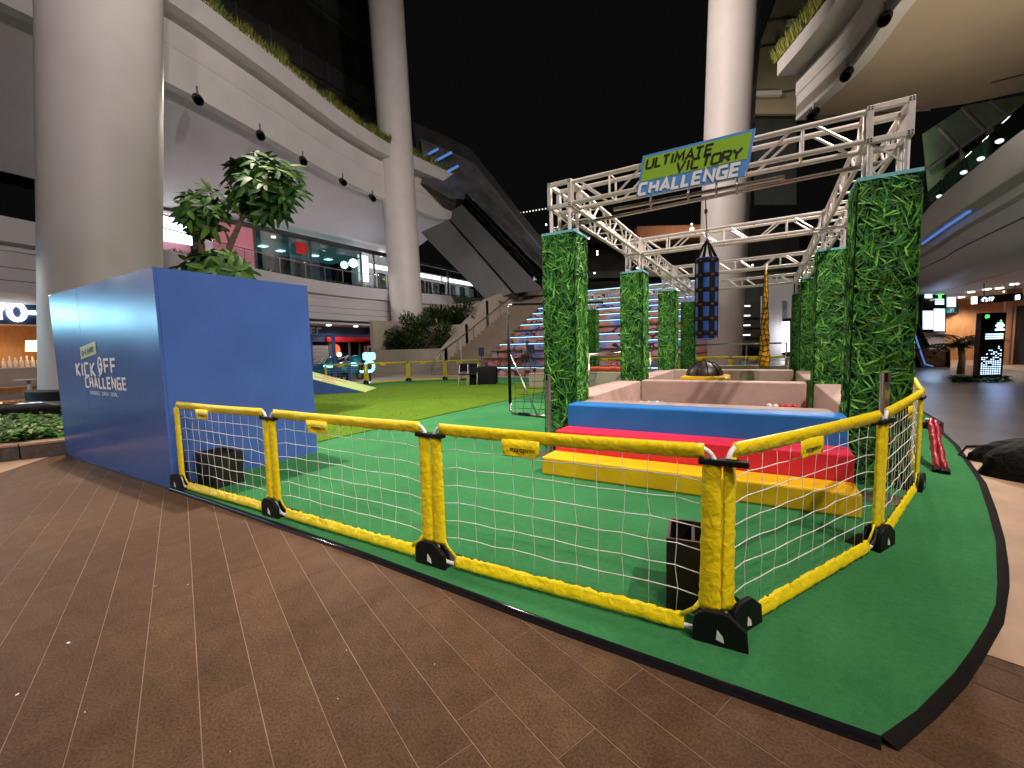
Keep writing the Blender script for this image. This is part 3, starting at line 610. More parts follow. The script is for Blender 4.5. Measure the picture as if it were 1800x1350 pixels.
block('padded_wall', (-2.66,-2.2,9.65,12.6,0,.74), MT['mauve'], 'mauve padded side wall behind the second left hedge pillar', 'padded wall', group=GP)
block('padded_wall', (.66,1.16,9.65,12.6,0,.74), MT['mauve'], 'mauve padded side wall behind the second right hedge pillar', 'padded wall', group=GP)
block('padded_wall', (-2.3,.62,16.3,16.6,0,.70), MT['mauve'], 'mauve padded wall at the far end of the pit under the handrail', 'padded wall', group=GP)
block('padded_wall', (-5.6,-2.95,11.6,11.85,0,.74), MT['planter'], 'grey beige padded wall left of the pit under a red roll', 'padded wall', group=GP)
mb = MB(); pts = [(-5.5+.1*i,11.72+rnd(-.01,.01),.815+rnd(-.012,.012)) for i in range(25)]; mb.path(pts, [.075*rnd(.9,1.1) for _ in pts], 10); obj('cushion_roll', mb, MT['redcush'], smooth=True, label='long red cushion roll lying on the grey padded wall', cat='cushion')
obj('pit_floor', MB().box(-2.14,.7,5.67,8.77,.002,.16), MT['mauve'], kind='structure')
# a few balls that show above the front wall
ball_cols = {'white':(.75,.72,.70),'blue':(.05,.30,.65),'yellow':(.75,.55,.03),'red':(.60,.02,.02)}
bm = {k: pm('ball_'+k, c, .35, var=0) for k, c in ball_cols.items()}
mbb = MB().ell((0,0,0), .045,.045,.045, 14, 10); proto_ball = None
def ballat(u, v, c, y, label, pos):
    p = pY(u, v, y); o = obj('pit_ball', mbb, bm[c], smooth=True, label=label, cat='ball', group='balls in the ball pool'); o.location = p; return o
for i, (u, c) in enumerate([(1118,'white'),(1127,'white'),(1133,'blue'),(1141,'yellow'),(1149,'blue'),(1155,'white'),(1163,'blue'),(1352,'white'),(1363,'white'),(1374,'red'),(1384,'red'),(1396,'red'),(1416,'red')]):
    side = 'left hedge pillar' if u < 1250 else 'right hedge pillar'
    kth = {1118:'leftmost',1127:'second white',1133:'first blue',1141:'only yellow',1149:'second blue',1155:'third white',1163:'last blue',1352:'first white',1363:'second white',1374:'first red',1384:'second red',1396:'third red',1416:'lone red'}[u]
    ballat(u, 707.5+(u-1118)*.028+rnd(-.8,.8), c, 8.55+rnd(-.06,.06), f'{c} plastic ball, {kth} ball of the row showing near the second {side}', i)
mb = MB()
for k in range(420):
    c = V((rnd(-2.08,.62), rnd(5.75,8.7), rnd(.18,.24))); mb.cc = (*random.choice(list(ball_cols.values())),1); mb.ell(c, .042,.042,.042, 8, 6)
obj('ball_pool_filling', mb, MT['gcover'], smooth=True, kind='stuff', label='coloured plastic balls filling the pool')

# ================================================================== HEDGE PILLARS AND TRUSS
def leaf_wall(w, h, n):
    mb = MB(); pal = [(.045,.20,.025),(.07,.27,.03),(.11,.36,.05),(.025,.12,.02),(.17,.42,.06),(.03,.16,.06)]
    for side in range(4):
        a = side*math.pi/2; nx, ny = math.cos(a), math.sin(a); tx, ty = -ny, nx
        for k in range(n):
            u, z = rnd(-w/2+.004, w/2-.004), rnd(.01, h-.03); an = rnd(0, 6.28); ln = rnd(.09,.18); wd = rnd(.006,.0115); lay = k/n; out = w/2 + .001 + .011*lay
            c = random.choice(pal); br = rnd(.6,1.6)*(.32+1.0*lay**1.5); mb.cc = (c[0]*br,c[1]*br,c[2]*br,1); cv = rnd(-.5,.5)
            P = []
            for s, ww in ((0,.3),(.35,1),(.7,.75),(1,.02)):
                aa = an + cv*s; cx = u + math.cos(an)*ln*s + math.cos(an+cv)*ln*s*s*.2; cz = z + math.sin(an)*ln*s + math.sin(an+cv)*ln*s*s*.2
                for sg in (-1,1):
                    uu = min(max(cx - math.sin(aa)*wd*ww*sg, -w/2), w/2); zz = min(max(cz + math.cos(aa)*wd*ww*sg, .005), h-.022); oo = out + .006*s + (.003*sg)
                    P.append((nx*oo+tx*uu, ny*oo+ty*uu, zz))
            mb.add(P, [(0,1,3,2),(2,3,5,4),(4,5,7,6)])
    return mb
PH, PWD = 3.0, .46
pil = thing('hedge_pillar', 'x', 'pillar')
obj('core_box', MB().box(-PWD/2,PWD/2,-PWD/2,PWD/2,0,PH), MT['hedge'], pil, False)
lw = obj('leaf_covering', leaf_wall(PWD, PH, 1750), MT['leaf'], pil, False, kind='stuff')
mb = MB(); s = PWD/2+.012
for b in ((-s,s,-s,-s+.03,PH-.022,PH+.012),(-s,s,s-.03,s,PH-.022,PH+.012),(-s,-s+.03,-s+.031,s-.031,PH-.022,PH+.012),(s-.03,s,-s+.031,s-.031,PH-.022,PH+.012)): obj('top_rim', MB().box(*b), MT['rim'], pil, False)
rows_y = [5.65, 9.36, 13.1, 16.95]; LX, RXX = -2.44, .975
pl = ['hedge wrapped pillar at the front left, beside the bollard and steps','second hedge wrapped pillar of the left row','third hedge wrapped pillar of the left row','last hedge wrapped pillar of the left row, beside the punching bag',
      'largest hedge wrapped pillar at the front right, by the barriers','second hedge wrapped pillar of the right row','third hedge wrapped pillar of the right row','last dim hedge wrapped pillar of the right row','distant hedge wrapped pillar peeping out behind the front left one']
pos = [(LX,y) for y in rows_y] + [(RXX,y) for y in rows_y] + [(-6.3,17.3)]
for i, (x, y) in enumerate(pos):
    o = pil if i == 0 else copy_tree(pil)
    o.location = (x,y,0); o.rotation_euler = (0,0,(i % 4)*math.pi/2); tag(o, pl[i], 'pillar', 'hedge wrapped truss pillars')

truss = thing('truss_frame', 'silver aluminium box truss frame standing over the pit', 'truss', (LX,rows_y[0],0))
HB, ZC, CS = .135, 3.515, .175       # half chord spacing, beam centre height, half cube
def truss_beam(a, b, name='truss_beam', bay=.51):
    a, b = V(a), V(b); d = b - a; L = d.length; t = d.normalized()
    if abs(t.z) < .9: s = t.cross(V((0,0,1))).normalized(); u = V((0,0,1))
    else: s, u = V((1,0,0)), V((0,1,0))
    nb = max(2, round(L/bay)); part = None
    for i, (p, q) in enumerate(((-1,1),(1,1),(-1,-1),(1,-1))):
        o = s*p*HB + u*q*HB; mb = MB().tube(a+o, b+o, .028, 12)
        if part is None: part = obj(name, mb, MT['alu'], truss, smooth=True, auto=40)
        else: obj('chord', mb, MT['alu'], part, smooth=True, auto=40)
    for k in (0, 1):            # end frames
        e = a if k == 0 else b; e = e + t*(.012 if k == 0 else -.012)
        for p, q in (((-1,1),(1,1)),((1,1),(1,-1)),((1,-1),(-1,-1)),((-1,-1),(-1,1))):
            obj('end_bar', MB().tube(e+s*p[0]*HB+u*p[1]*HB, e+s*q[0]*HB+u*q[1]*HB, .014, 6), MT['alu'], part)
    for i in range(nb):
        x0, x1 = a + t*(L*i/nb), a + t*(L*(i+1)/nb); fl = i % 2; up_ = (0,1,0,0,1,0)[i] if nb == 6 else fl
        for w in (-1,1):
            z0, z1 = (HB, -HB) if up_ == 0 else (-HB, HB)
            obj('brace', MB().tube(x0+t*.1+s*w*HB+u*z0*.95, x1-t*.1+s*w*HB+u*z1*.95, .015, 8), MT['alu'], part)
            if i and fl == 1: obj('brace', MB().tube(x0+s*w*HB+u*HB, x0+s*w*HB-u*HB, .015, 8), MT['alu'], part)
        for w in (-1,1):
            if i: obj('brace', MB().tube(x0+u*w*HB+s*HB, x0+u*w*HB-s*HB, .010, 6), MT['alu'], part)
    return part
def cube(x, y):
    c = V((x,y,ZC)); part = None
    for ax in range(3):
        for i in (-1,1):
            for j in (-1,1):
                o = [0,0,0]; o[(ax+1)%3] = i*(CS-.026); o[(ax+2)%3] = j*(CS-.026); h = [.026]*3; h[ax] = CS if ax == 2 else (CS-.0525)
                p = c + V(o); mb = MB().box(p.x-h[0],p.x+h[0],p.y-h[1],p.y+h[1],p.z-h[2],p.z+h[2])
                if part is None: part = obj('corner_block', mb, MT['alu'], truss, bevel=.004)
                else: obj('block_bar', mb, MT['alu'], part, bevel=.004)
    for i in (-1,1):            # bolt holes on the two faces towards the front and sides
        for j in (-1,1):
            for a in (-1,1):
                for b in (-1,1):
                    if y < 6: obj('bolt_hole', MB().box(x+i*(CS-.026)+a*.012-.007,x+i*(CS-.026)+a*.012+.007,y-CS-.003,y-CS-.0005,ZC+j*(CS-.026)+b*.012-.007,ZC+j*(CS-.026)+b*.012+.007), MT['ink'], part)
    for i in (-1,1):
        for j in (-1,1): obj('post', MB().tube((x+i*HB,y+j*HB,0), (x+i*HB,y+j*HB,ZC-CS+.01), .024, 10), MT['alu'], part, smooth=True, auto=40)
    for j in (-1,1):
        for k in range(2): obj('brace', MB().tube((x-HB*j,y+HB*j,2.85+.25*k),(x+HB*j,y+HB*j,3.1+.25*k), .010, 6), MT['alu'], part)
    return part
for x, y in pos: cube(x, y if y != 17.3 else 17.3)
for y in rows_y: truss_beam((LX+CS,y,ZC), (RXX-CS,y,ZC))
for x in (LX, RXX):
    for y0, y1 in zip(rows_y, rows_y[1:]): truss_beam((x,y0+CS,ZC), (x,y1-CS,ZC))
truss_beam((-6.3+CS,17.3,ZC), (LX-CS-.02,17.1,ZC))

# sign board on the front beam
sg = thing('challenge_sign', 'green and blue sign board reading ultimate victory challenge on the truss', 'sign', (-.77,5.46,3.3))
ys = 5.455; S0, S1 = -1.37, -.165; zb, zm, zt = 3.275, 3.435, 3.735
obj('backing_board', MB().poly([(S0+.05,ys,zt),(S0,ys,zm-.02),(S0-.03,ys,zb+.02),(S0-.02,ys,zb-.015),(S1-.07,ys,zb-.015),(S1-.02,ys,zm-.03),(S1+.03,ys,zt)], (0,.012,0)), MT['sblue'], sg)
obj('green_field', MB().poly([(S0+.075,ys-.002,zt-.03),(S0+.03,ys-.002,zm),(S1-.045,ys-.002,zm),(S1+.0,ys-.002,zt-.03)], (0,-.002,0)), MT['sgreen'], sg)
yy = ys - .0045
words('ULTIMATE', sg, MT['ink'], (S0+.09,yy,zt-.16), (1,0,0), (0,0,1), .10, length=.74, shear=.22, stroke=.225, gap=.44)
words('VICTORY', sg, MT['ink'], (S0+.43,yy,zm+.025), (1,0,0), (0,0,1), .10, length=.70, shear=.22, stroke=.225, gap=.44)
words('CHALLENGE', sg, MT['white'], (S0+.0,yy,zb+.012), (1,0,0), (0,0,1), .118, length=1.08, shear=.2, stroke=.28, gap=.5)

# pipes slung under the front beam, with clamps
def pipe(a, b, label):
    mb = MB().tube(a, b, .024, 12); return obj('scaffold_pipe', mb, MT['steel'], smooth=True, auto=40, label=label, cat='pipe', group='pipes under the front beam')
pipe((-2.72,5.82,3.175), (1.0,5.82,3.245), 'long silver pipe slung under the front truss beam')
pipe((-1.70,5.52,3.19), (.14,5.52,3.19), 'short silver pipe below the sign board')
for i, u in enumerate((1144,1210,1259,1295)):
    x = pY(u,340,5.52).x; t = thing('pipe_clamp', f'{["leftmost","second","third","rightmost"][i]} silver clamp holding the pipes below the sign board', 'clamp', (x,5.52,3.2), group='pipe clamps')
    mb = MB(); mb.path([(x,5.52+.034*math.cos(a),3.19+.034*math.sin(a)) for a in [k*math.pi/6 for k in range(12)]], .013, 6, closed=True, sx=1.8); obj('jaw', mb, MT['steel'], t, smooth=True)
    mb = MB(); mb.path([(x,5.52+.034*math.cos(a),3.385+.034*math.sin(a)-.0) for a in [k*math.pi/6 for k in range(12)]], .013, 6, closed=True, sx=1.8); obj('jaw', mb, MT['steel'], t, smooth=True)
    obj('bolt', MB().tube((x,5.52,3.22),(x,5.52,3.36), .012, 8), MT['steel'], t); obj('wing_nut', MB().tube((x,5.52,3.10),(x,5.52,3.16), .010, 8), MT['steel'], t)

# punching bag
bg_ = thing('punching_bag', 'blue punching bag with black straps hanging from the front pipe', 'punching bag', (-.64,5.85,1.5))
bx, by = -.64, 5.85
def bagprof(z0, z1, r): return [(r*.55,z0),(r*.9,z0+.02),(r,z0+.07),(r,z1-.03),(r*.97,z1)]
obj('body', MB().lathe(bagprof(1.5,2.50,.128), (bx,by,0), 24), MT['bagblue'], bg_, smooth=True, auto=50)
for k in range(6):
    z = 1.56 + k*.175; obj('hoop_strap', MB().lathe([(.130,z),(.133,z+.004),(.133,z+.05),(.130,z+.054)], (bx,by,0), 24), MT['strap'], bg_, smooth=True, auto=50)
for k in range(6):
    a = k*math.pi/3 + .1; c, s_ = math.cos(a), math.sin(a)
    mb = MB().obox((bx+c*.129,by+s_*.129,2.0), (-s_*.032,c*.032,0), (c*.005,s_*.005,0), (0,0,.48)); obj('upright_strap', mb, MT['strap'], bg_)
    for q in range(6): obj('stitching', MB().obox((bx+c*.1345,by+s_*.1345,1.587+q*.175), (-s_*.017,c*.017,0), (c*.002,s_*.002,0), (0,0,.012)), MT['stitch'], bg_, kind='stuff')
for k in range(4):
    a = k*math.pi/2 + .5; mb = MB().path([(bx+math.cos(a)*.12,by+math.sin(a)*.12,2.49),(bx+math.cos(a)*.05,by+math.sin(a)*.05,2.64),(bx,by,2.73)], [.02,.014,.008], 6, sx=.4); obj('hanging_strap', mb, MT['strap'], bg_, smooth=True)
obj('cord', MB().tube((bx,by,2.72),(bx-.02,5.82,3.2), .006, 6), MT['strap'], bg_)
obj('snap_hook', MB().path([(bx+.02*math.cos(a),by,2.80+.04*math.sin(a)) for a in [k*math.pi/5 for k in range(10)]], .005, 6, closed=True), MT['steel'], bg_)
obj('pulley', MB().ell((bx-.015,5.83,3.06), .02,.02,.035, 8, 6), MT['stitch'], bg_)

# yellow hanging rope bundle with black net
rp = thing('rope_bundle', 'yellow cloth bundle bound in black net hanging in the pit', 'rope bundle', (-.02,12.3,.75))
prof = [(.05,.80),(.10,.84),(.125,.95),(.12,1.15),(.10,1.3),(.105,1.55),(.08,1.8),(.075,2.1),(.055,2.4),(.058,2.6),(.042,2.9),(.02,3.2)]
obj('cloth', MB().lathe([(r*rnd(.93,1.07),z) for r,z in prof], (-.02,12.3,0), 14), MT['rope'], rp, smooth=True)
def rr_(z):
    for (r0,z0),(r1,z1) in zip(prof, prof[1:]):
        if z0 <= z <= z1: return r0+(r1-r0)*(z-z0)/(z1-z0)
    return .03
for k in range(18):
    z = .86 + k*.13; r = rr_(z)+.006; obj('net_hoop', MB().path([(-.02+r*math.cos(a),12.3+r*math.sin(a),z+.02*math.sin(a*3+k)) for a in [q*math.pi/6 for q in range(12)]], .008, 5, closed=True), MT['strap'], rp)
for k in range(6): obj('net_cord', MB().path([(-.02+(rr_(z)+.006)*math.cos(k+.5*math.sin(z*6)),12.3+(rr_(z)+.006)*math.sin(k+.5*math.sin(z*6)),z) for z in [.84+q*.12 for q in range(20)]], .006, 5), MT['strap'], rp)
obj('cord', MB().tube((-.02,12.3,3.18),(0,12.6,3.4), .014, 6), MT['whitep'], rp)
# big black ball on a yellow tray
bl = thing('giant_ball', 'large glossy black ball criss-crossed with straps in the pit', 'ball', (-1.25,11.2,.5))
obj('shell', MB().ell((-1.25,11.2,.68), .40,.40,.36, 24, 16), MT['balk'], bl, smooth=True)
for k in range(5):
    a = k*math.pi/5; obj('strap', MB().path([(-1.25+.405*math.cos(q)*math.cos(a),11.2+.405*math.cos(q)*math.sin(a),.68+.365*math.sin(q)) for q in [j*math.pi/12 for j in range(24)]], .012, 6, closed=True), MT['strap'], bl)
obj('ball_tray', MB().box(-1.75,-.70,10.7,11.7,.34,.70), MT['fyellow'], bevel=.06, label='yellow padded tray under the large black ball', cat='tray')

# handrails behind
def rail(name, posts, z, label, mid=False):
    t = thing(name, label, 'handrail', posts[0])
    obj('top_rail', MB().path([(x,y,z) for x,y,_ in posts], .028, 10), MT['steel'], t, smooth=True)
    for x, y, z0 in posts: obj('post', MB().tube((x,y,z0),(x,y,z), .024, 8), MT['steel'], t, smooth=True)
    return t
rail('handrail', [(-2.84,7.6,0),(-2.86,10.4,0),(-2.9,12.9,0)], 1.30, 'silver handrail running behind the front left hedge pillar')
rail('handrail', [(-2.2,16.9,0),(-.55,16.75,0),(.6,16.65,0)], 1.42, 'silver handrail across the far end of the pit')
# stainless bollards
def bollard(x, y, h, label):
    t = thing('bollard', label, 'bollard', (x,y,0), group='steel bollards at the front pillars')
    obj('post', MB().lathe([(.036,0),(.036,h-.10)], (x,y,0), 20), MT['steel'], t, smooth=True, auto=40)
    obj('head', MB().lathe([(.040,h-.10),(.040,h)], (x,y,0), 20), MT['steel'], t, smooth=True, auto=40)
    obj('belt_slot', MB().box(x-.012,x+.012,y-.0415,y-.036,h-.085,h-.01), MT['black'], t)
    obj('base_plate', MB().lathe([(.19,0),(.19,.008),(.17,.016),(.04,.022)], (x,y,0), 28), MT['steel'], t, smooth=True, auto=40)
    return t
bollard(.93, 4.98, 1.16, 'steel bollard in front of the largest right hedge pillar')
bollard(-2.50, 5.16, 1.10, 'steel bollard in front of the front left hedge pillar')

# football goal seen edge on
gx, gy = -4.87, 8.1
gl = thing('goal_frame', 'tall goal with black and silver tube frame and dark net', 'goal', (gx,gy,0))
GH = 2.43; tip = (gx+1.75, gy+1.2)
fr = V((gx,gy,0)); rt = V((tip[0],tip[1],0)); bk = V((gx+.75,gy-.15,0))
obj('post', MB().path([fr+V((0,0,.25)), fr+V((0,0,GH-.25))], .034, 10), MT['black'], gl, smooth=True)
obj('corner_tube', MB().path([fr+V((0,0,GH-.28)), fr+V((0,0,GH-.1)), fr+(rt-fr).normalized()*.03+V((0,0,GH-.03)), fr+(rt-fr).normalized()*.12+V((0,0,GH))], .028, 10), MT['steel'], gl, smooth=True)
obj('crossbar', MB().path([fr+(rt-fr).normalized()*.1+V((0,0,GH)), rt+V((0,0,GH))], .032, 10), MT['black'], gl, smooth=True)
obj('corner_tube', MB().path([fr+V((0,0,.27)), fr+V((0,0,.1)), fr+V((.06,-.01,.035)), fr+V((.2,-.05,.03))], .028, 10), MT['steel'], gl, smooth=True)
obj('ground_bar', MB().path([fr+V((.2,-.05,.03)), bk+V((.7,-.1,.03))], .028, 10), MT['steel'], gl, smooth=True)
obj('grip', MB().path([fr+V((.25,-.06,.032)), fr+V((.55,-.11,.032))], .036, 10), MT['black'], gl, smooth=True)
obj('stay', MB().path([fr+V((.03,0,1.35)), bk+V((.0,0,.04))], .02, 8), MT['steel'], gl, smooth=True)
vs = []; fs = []
for j in range(11):
    for i in range(9):
        k = j/10; top = fr + (rt-fr)*(i/8*.95+.03) + V((0,0,1.45)); bot = bk + V((-.55+i/8*1.6, -.1*i/8, .03)); p = top*(1-k) + bot*k; p.x += .05*math.sin(k*3)+rnd(-.02,.02); p.z += rnd(-.015,.015); vs.append(tuple(p))
for j in range(10):
    for i in range(8): a = j*9+i; fs.append((a,a+1,a+10,a+9))
o = obj('net', MB().add(vs, fs), MT['strap'], gl); w = o.modifiers.new('cord','WIREFRAME'); w.thickness = .014; w.use_even_offset = False

# folded red barrier leaning beyond the right fence
rb = thing('folded_barrier', 'folded dark red nylon barrier leaning at the right edge of the mat', 'barrier', (1.72,6.2,0))
pts0, pts1 = gz(1660,832), pY(1638,745,7.0)
for k in range(2):
    a = V((pts0.x+.0-.045*k, pts0.y+.05*k, .02)); b = V((pts1.x+.03-.035*k, pts1.y+.03*k, pts1.z+.02))
    n = 14; P = [a + (b-a)*(i/n) + V((rnd(-.006,.006),rnd(-.006,.006),rnd(-.004,.004))) for i in range(n+1)]
    obj('sleeve', MB().path(P, [.052*rnd(.8,1.15) for _ in P], 10, sx=.6), MT['redc'], rb, smooth=True)
    obj('foot_cap', MB().tube(a-(b-a).normalized()*.04, a+(b-a).normalized()*.03, .046, 10), MT['black'], rb)
e0, e1 = gz(1652,757,.25), gz(1640,746,.45)
obj('tube_end', MB().tube(pts1+V((.05,.0,.03)), pts1+V((-.05,.05,.05)), .014, 8), MT['whitep'], rb); obj('band', MB().tube(pts1+V((.07,-.03,-.02)), pts1+V((-.09,.05,-.02)), .05, 8), MT['black'], rb)
# black bags on the floor at the right
def bag(c, r, label, seed):
    random.seed(seed); t = thing('black_bag', label, 'bag', (c[0],c[1],FZ)); mb = MB(); n, m = 22, 12; rows = []
    for i in range(m+1):
        th = math.pi/2*i/m; rows.append([(c[0] + r[0]*math.sin(math.pi/2-th)**.6*math.cos(p)*(1+.14*math.sin(3*p+seed)+rnd(-.04,.04)) if i < m else c[0], c[1] + (r[1]*math.cos(th)**.6*math.sin(p)*(1+.1*math.cos(2*p+seed)+rnd(-.04,.04)) if i < m else 0), FZ + .004 + r[2]*math.sin(th)*(1+.16*math.sin(2*p+1.3*seed)*math.cos(th)+rnd(-.03,.03))) for p in [2*math.pi*k/n for k in range(n)]])
    mb.surf(rows, True); o = obj('bag_body', mb, MT['black2'], t, smooth=True); return t
b1 = bag((2.62,6.55,0), (.52,.42,.42), 'largest crumpled black bag on the pale paving at the right edge', 4)
b2 = bag((2.85,7.35,0), (.66,.30,.27), 'long flat black bag with a strap lying behind the larger bag', 9)
obj('strap', MB().path([(2.35,7.35,.12),(2.18,7.35,.10),(2.08,7.25,.0),(2.16,7.1,FZ+.02),(2.4,7.0,FZ+.02)], .018, 6, sx=.4), MT['strap'], b2, smooth=True)
bag((3.0,6.75,0), (.40,.30,.34), 'small black bag heaped against the largest bag', 2)
random.seed(21)

# ================================================================== BIG COLUMNS
def column(name, base, top, r0, r1, label, ring=False):
    t = thing('round_column', label, 'column', base, group='tall white columns'); base, top = V(base), V(top); rows = []
    ax = (top-base).normalized(); n = 40; s = ax.cross(V((0,1,0))).normalized(); u = s.cross(ax)
    for i in range(9):
        k = i/8; c = base + (top-base)*k; r = r0+(r1-r0)*k; rows.append([c + s*(r*math.cos(2*math.pi*j/n)) + u*(r*math.sin(2*math.pi*j/n)) for j in range(n)])
    mb = MB(); mb.surf(rows, True); obj('shaft', mb, MT['conc'], t, smooth=True)
    return t
def col_fit(b, d0, z0, tpx, d1, w0, w1, label):
    """base pixel at horizontal distance d0, top pixel at distance d1"""
    def hd(u, v, d): r = ray(u, v); return CAM + r*(d/math.hypot(r.x, r.y))
    B, T = hd(*b, d0), hd(*tpx, d1); ax = (T-B).normalized(); B2 = B + ax*((z0-B.z)/ax.z); T2 = T + ax*12
    return column('round_column', B2, T2, w0, w1 + (w1-w0)*.3, label), B2
c1, B1 = col_fit((184,640), 17.0, .45, (181,0), 17.6, 1.30, 1.40, 'thick white column rising behind the blue booth at the left')
c2, B2 = col_fit((716,560), 35.0, 0, (678,0), 35.0, 1.22, 1.30, 'tall white column in front of the left upper floors')
c3, B3 = col_fit((1264,600), 33.5, 0, (1291,0), 33.5, 1.45, 1.58, 'tall white column behind the truss frame')
# planter round the left column
pc = V((B1.x, B1.y, 0)); PR = 7.3
rb_ = thing('column_base', 'low black glossy ring round the foot of the left column', 'column base', (pc.x,pc.y,0))
obj('ring', MB().lathe([(3.4,FZ),(3.4,.42),(3.3,.47),(1.2,.47)], pc, 48), MT['gloss'], rb_, smooth=True, auto=35)
obj('collar', MB().lathe([(1.52,.47),(1.52,.66),(1.36,.70),(1.2,.70)], pc, 40), MT['black'], rb_, smooth=True, auto=35)
bed = thing('planter_bed', 'round bed of low leafy plants with dark stone kerb left of the booth', 'planter', (pc.x,pc.y,FZ))
a0 = math.atan2(1.75-pc.y, -9.85-pc.x)
obj('soil', MB().prism([(pc.x+r_*math.cos(a0+t_),pc.y+r_*math.sin(a0+t_)) for r_, t_ in [(PR-.2,-.55+.1*k) for k in range(10)] + [(3.3,.35-.1*k) for k in range(10)]], FZ, .12), MT['bark'], bed)
n = 12
for k in range(n):
    t0, t1 = a0 + (k-7)*.085, a0 + (k-6)*.085 - .002
    for nm, ra, rb2, z0, z1, mt in (('kerb_stone',PR-.25,PR,FZ,.17,'granite'), ('kerb_cap',PR-.27,PR+.02,.172,.21,'capst')):
        poly = [(pc.x+ra*math.cos(t0),pc.y+ra*math.sin(t0)),(pc.x+rb2*math.cos(t0),pc.y+rb2*math.sin(t0)),(pc.x+rb2*math.cos(t1),pc.y+rb2*math.sin(t1)),(pc.x+ra*math.cos(t1),pc.y+ra*math.sin(t1))]
        obj(nm, MB().prism(poly, z0, z1), MT[mt], bed, bevel=.006)
def leafblade(mb, p, d, nrm, ln, wd, droop=.3, fold=.15, seg=4):
    d = V(d).normalized(); s = d.cross(V(nrm)).normalized(); nn = s.cross(d).normalized(); P = []
    for i in range(seg+1):
        k = i/seg; w = wd*math.sin(math.pi*min(.955, .10+.86*k**.85))**.75; c = V(p) + d*(ln*k) - nn*(droop*ln*k*k)
        P += [c - s*w + nn*fold*w, c, c + s*w + nn*fold*w]
    fs = []
    for i in range(seg): a = 3*i; fs += [(a,a+1,a+4,a+3),(a+1,a+2,a+5,a+4)]
    mb.add(P, fs)
mb = MB()
for k in range(3400):
    t = a0 + rnd(-.34,.20); r = PR - .28 - abs(random.gauss(0,1.6)); 
    if r < 3.5: continue
    x, y = pc.x+r*math.cos(t), pc.y+r*math.sin(t); z = .14 + rnd(.0,.22)
    g_ = rnd(.5,1.25); mb.cc = random.choice([(.06*g_,.20*g_,.015*g_,1),(.10*g_,.28*g_,.02*g_,1),(.03*g_,.12*g_,.012*g_,1),(.26*g_,.36*g_,.10*g_,1)])
    a = rnd(0,6.28); leafblade(mb, (x,y,z), (math.cos(a),math.sin(a),rnd(.1,.9)), (0,0,1), rnd(.12,.24), rnd(.025,.045), rnd(.2,.7), .2, 3)
obj('ground_cover', mb, MT['gcover'], bed, smooth=True, kind='stuff')

# ------------------------------------------------------------------ tree behind the booth
random.seed(5)
tree = thing('umbrella_tree', 'broad leaved umbrella tree growing behind the blue booth', 'tree', (-12.2,5.75,FZ))
D = 11.0
T0, T1 = at(360,489,D), at(352,400,D); U0, U1, U2, U3 = at(385,489,D), at(405,430,D), at(425,385,D), at(452,330,D)
obj('trunk', MB().path([V((T0.x,T0.y,FZ)), T0, at(355,440,D), T1, at(340,380,D)], [.10,.085,.075,.06,.04], 10), MT['bark'], tree, smooth=True)
tr2 = obj('trunk', MB().path([V((U0.x,U0.y,FZ)), U0, U1, U2, U3], [.10,.085,.075,.055,.03], 10), MT['bark'], tree, smooth=True)
for a, b in (((405,430),(392,400)),((425,385),(470,370)),((440,350),(410,330)),((445,345),(500,360)),((355,420),(320,390)),((352,405),(385,370)),((365,470),(330,455)),((390,470),(420,450))):
    p, q = at(*a, D), at(*b, D); obj('limb', MB().path([p, (p+q)/2+V((0,0,.05)), q], [.035,.028,.018], 6), MT['bark'], tree, smooth=True)
def rosette(mb, c, n, ln, ax, dark):
    ax = V(ax).normalized(); s_ = ax.orthogonal().normalized(); t_ = ax.cross(s_)
    for k in range(n):
        a = 2*math.pi*k/n + rnd(-.25,.25); g_ = rnd(.55,1.2)*dark
        mb.cc = random.choice([(.030*g_,.105*g_,.012*g_,1),(.05*g_,.15*g_,.02*g_,1),(.02*g_,.07*g_,.012*g_,1),(.10*g_,.20*g_,.02*g_,1)])
        d = s_*math.cos(a) + t_*math.sin(a) + ax*rnd(-.1,.45)
        leafblade(mb, V(c)+d*.04, d, ax, ln*rnd(.75,1.15), ln*.17, rnd(.1,.4), .12, 5)
crown_spots = []
def crown(cu, cv, ru, rv, n, D, top_bias=0):
    mb = MB()
    for k in range(n):
        while True:
            x, y, z = rnd(-1,1), rnd(-1,1), rnd(-1,1); q = x*x+y*y+z*z
            if .12 < q < 1: break
        c = at(cu + x*ru, cv - z*rv, D + y*ru*D/750*.9); ctr = at(cu, cv+rv*.5, D+.2); ax_ = (c-ctr).normalized() + V((0,0,.35)) + V((rnd(-.3,.3),rnd(-.3,.3),rnd(-.2,.3))) - FW*.25; rosette(mb, c, random.randint(7,9), rnd(.30,.44), ax_, .95)
    return mb
obj('crown', crown(462,326,66,62,88,D), MT['treeleaf'], tree, smooth=True, kind='stuff')
obj('crown', crown(355,370,45,40,40,D), MT['treeleaf'], tree, smooth=True, kind='stuff')
obj('low_foliage', crown(385,472,62,26,40,D), MT['treeleaf'], tree, smooth=True, kind='stuff')
mb = MB()
for k in range(5): leafblade(mb, at(330+rnd(-10,10),470,D), (rnd(-1,-.2),rnd(-.4,.4),.2), (0,0,1), .5, .09, .4, .1, 5); 
for _ in range(len(mb.f)): mb.c.append((.14,.28,.03,1))
obj('pale_frond', mb, MT['treeleaf'], tree, smooth=True, kind='stuff')

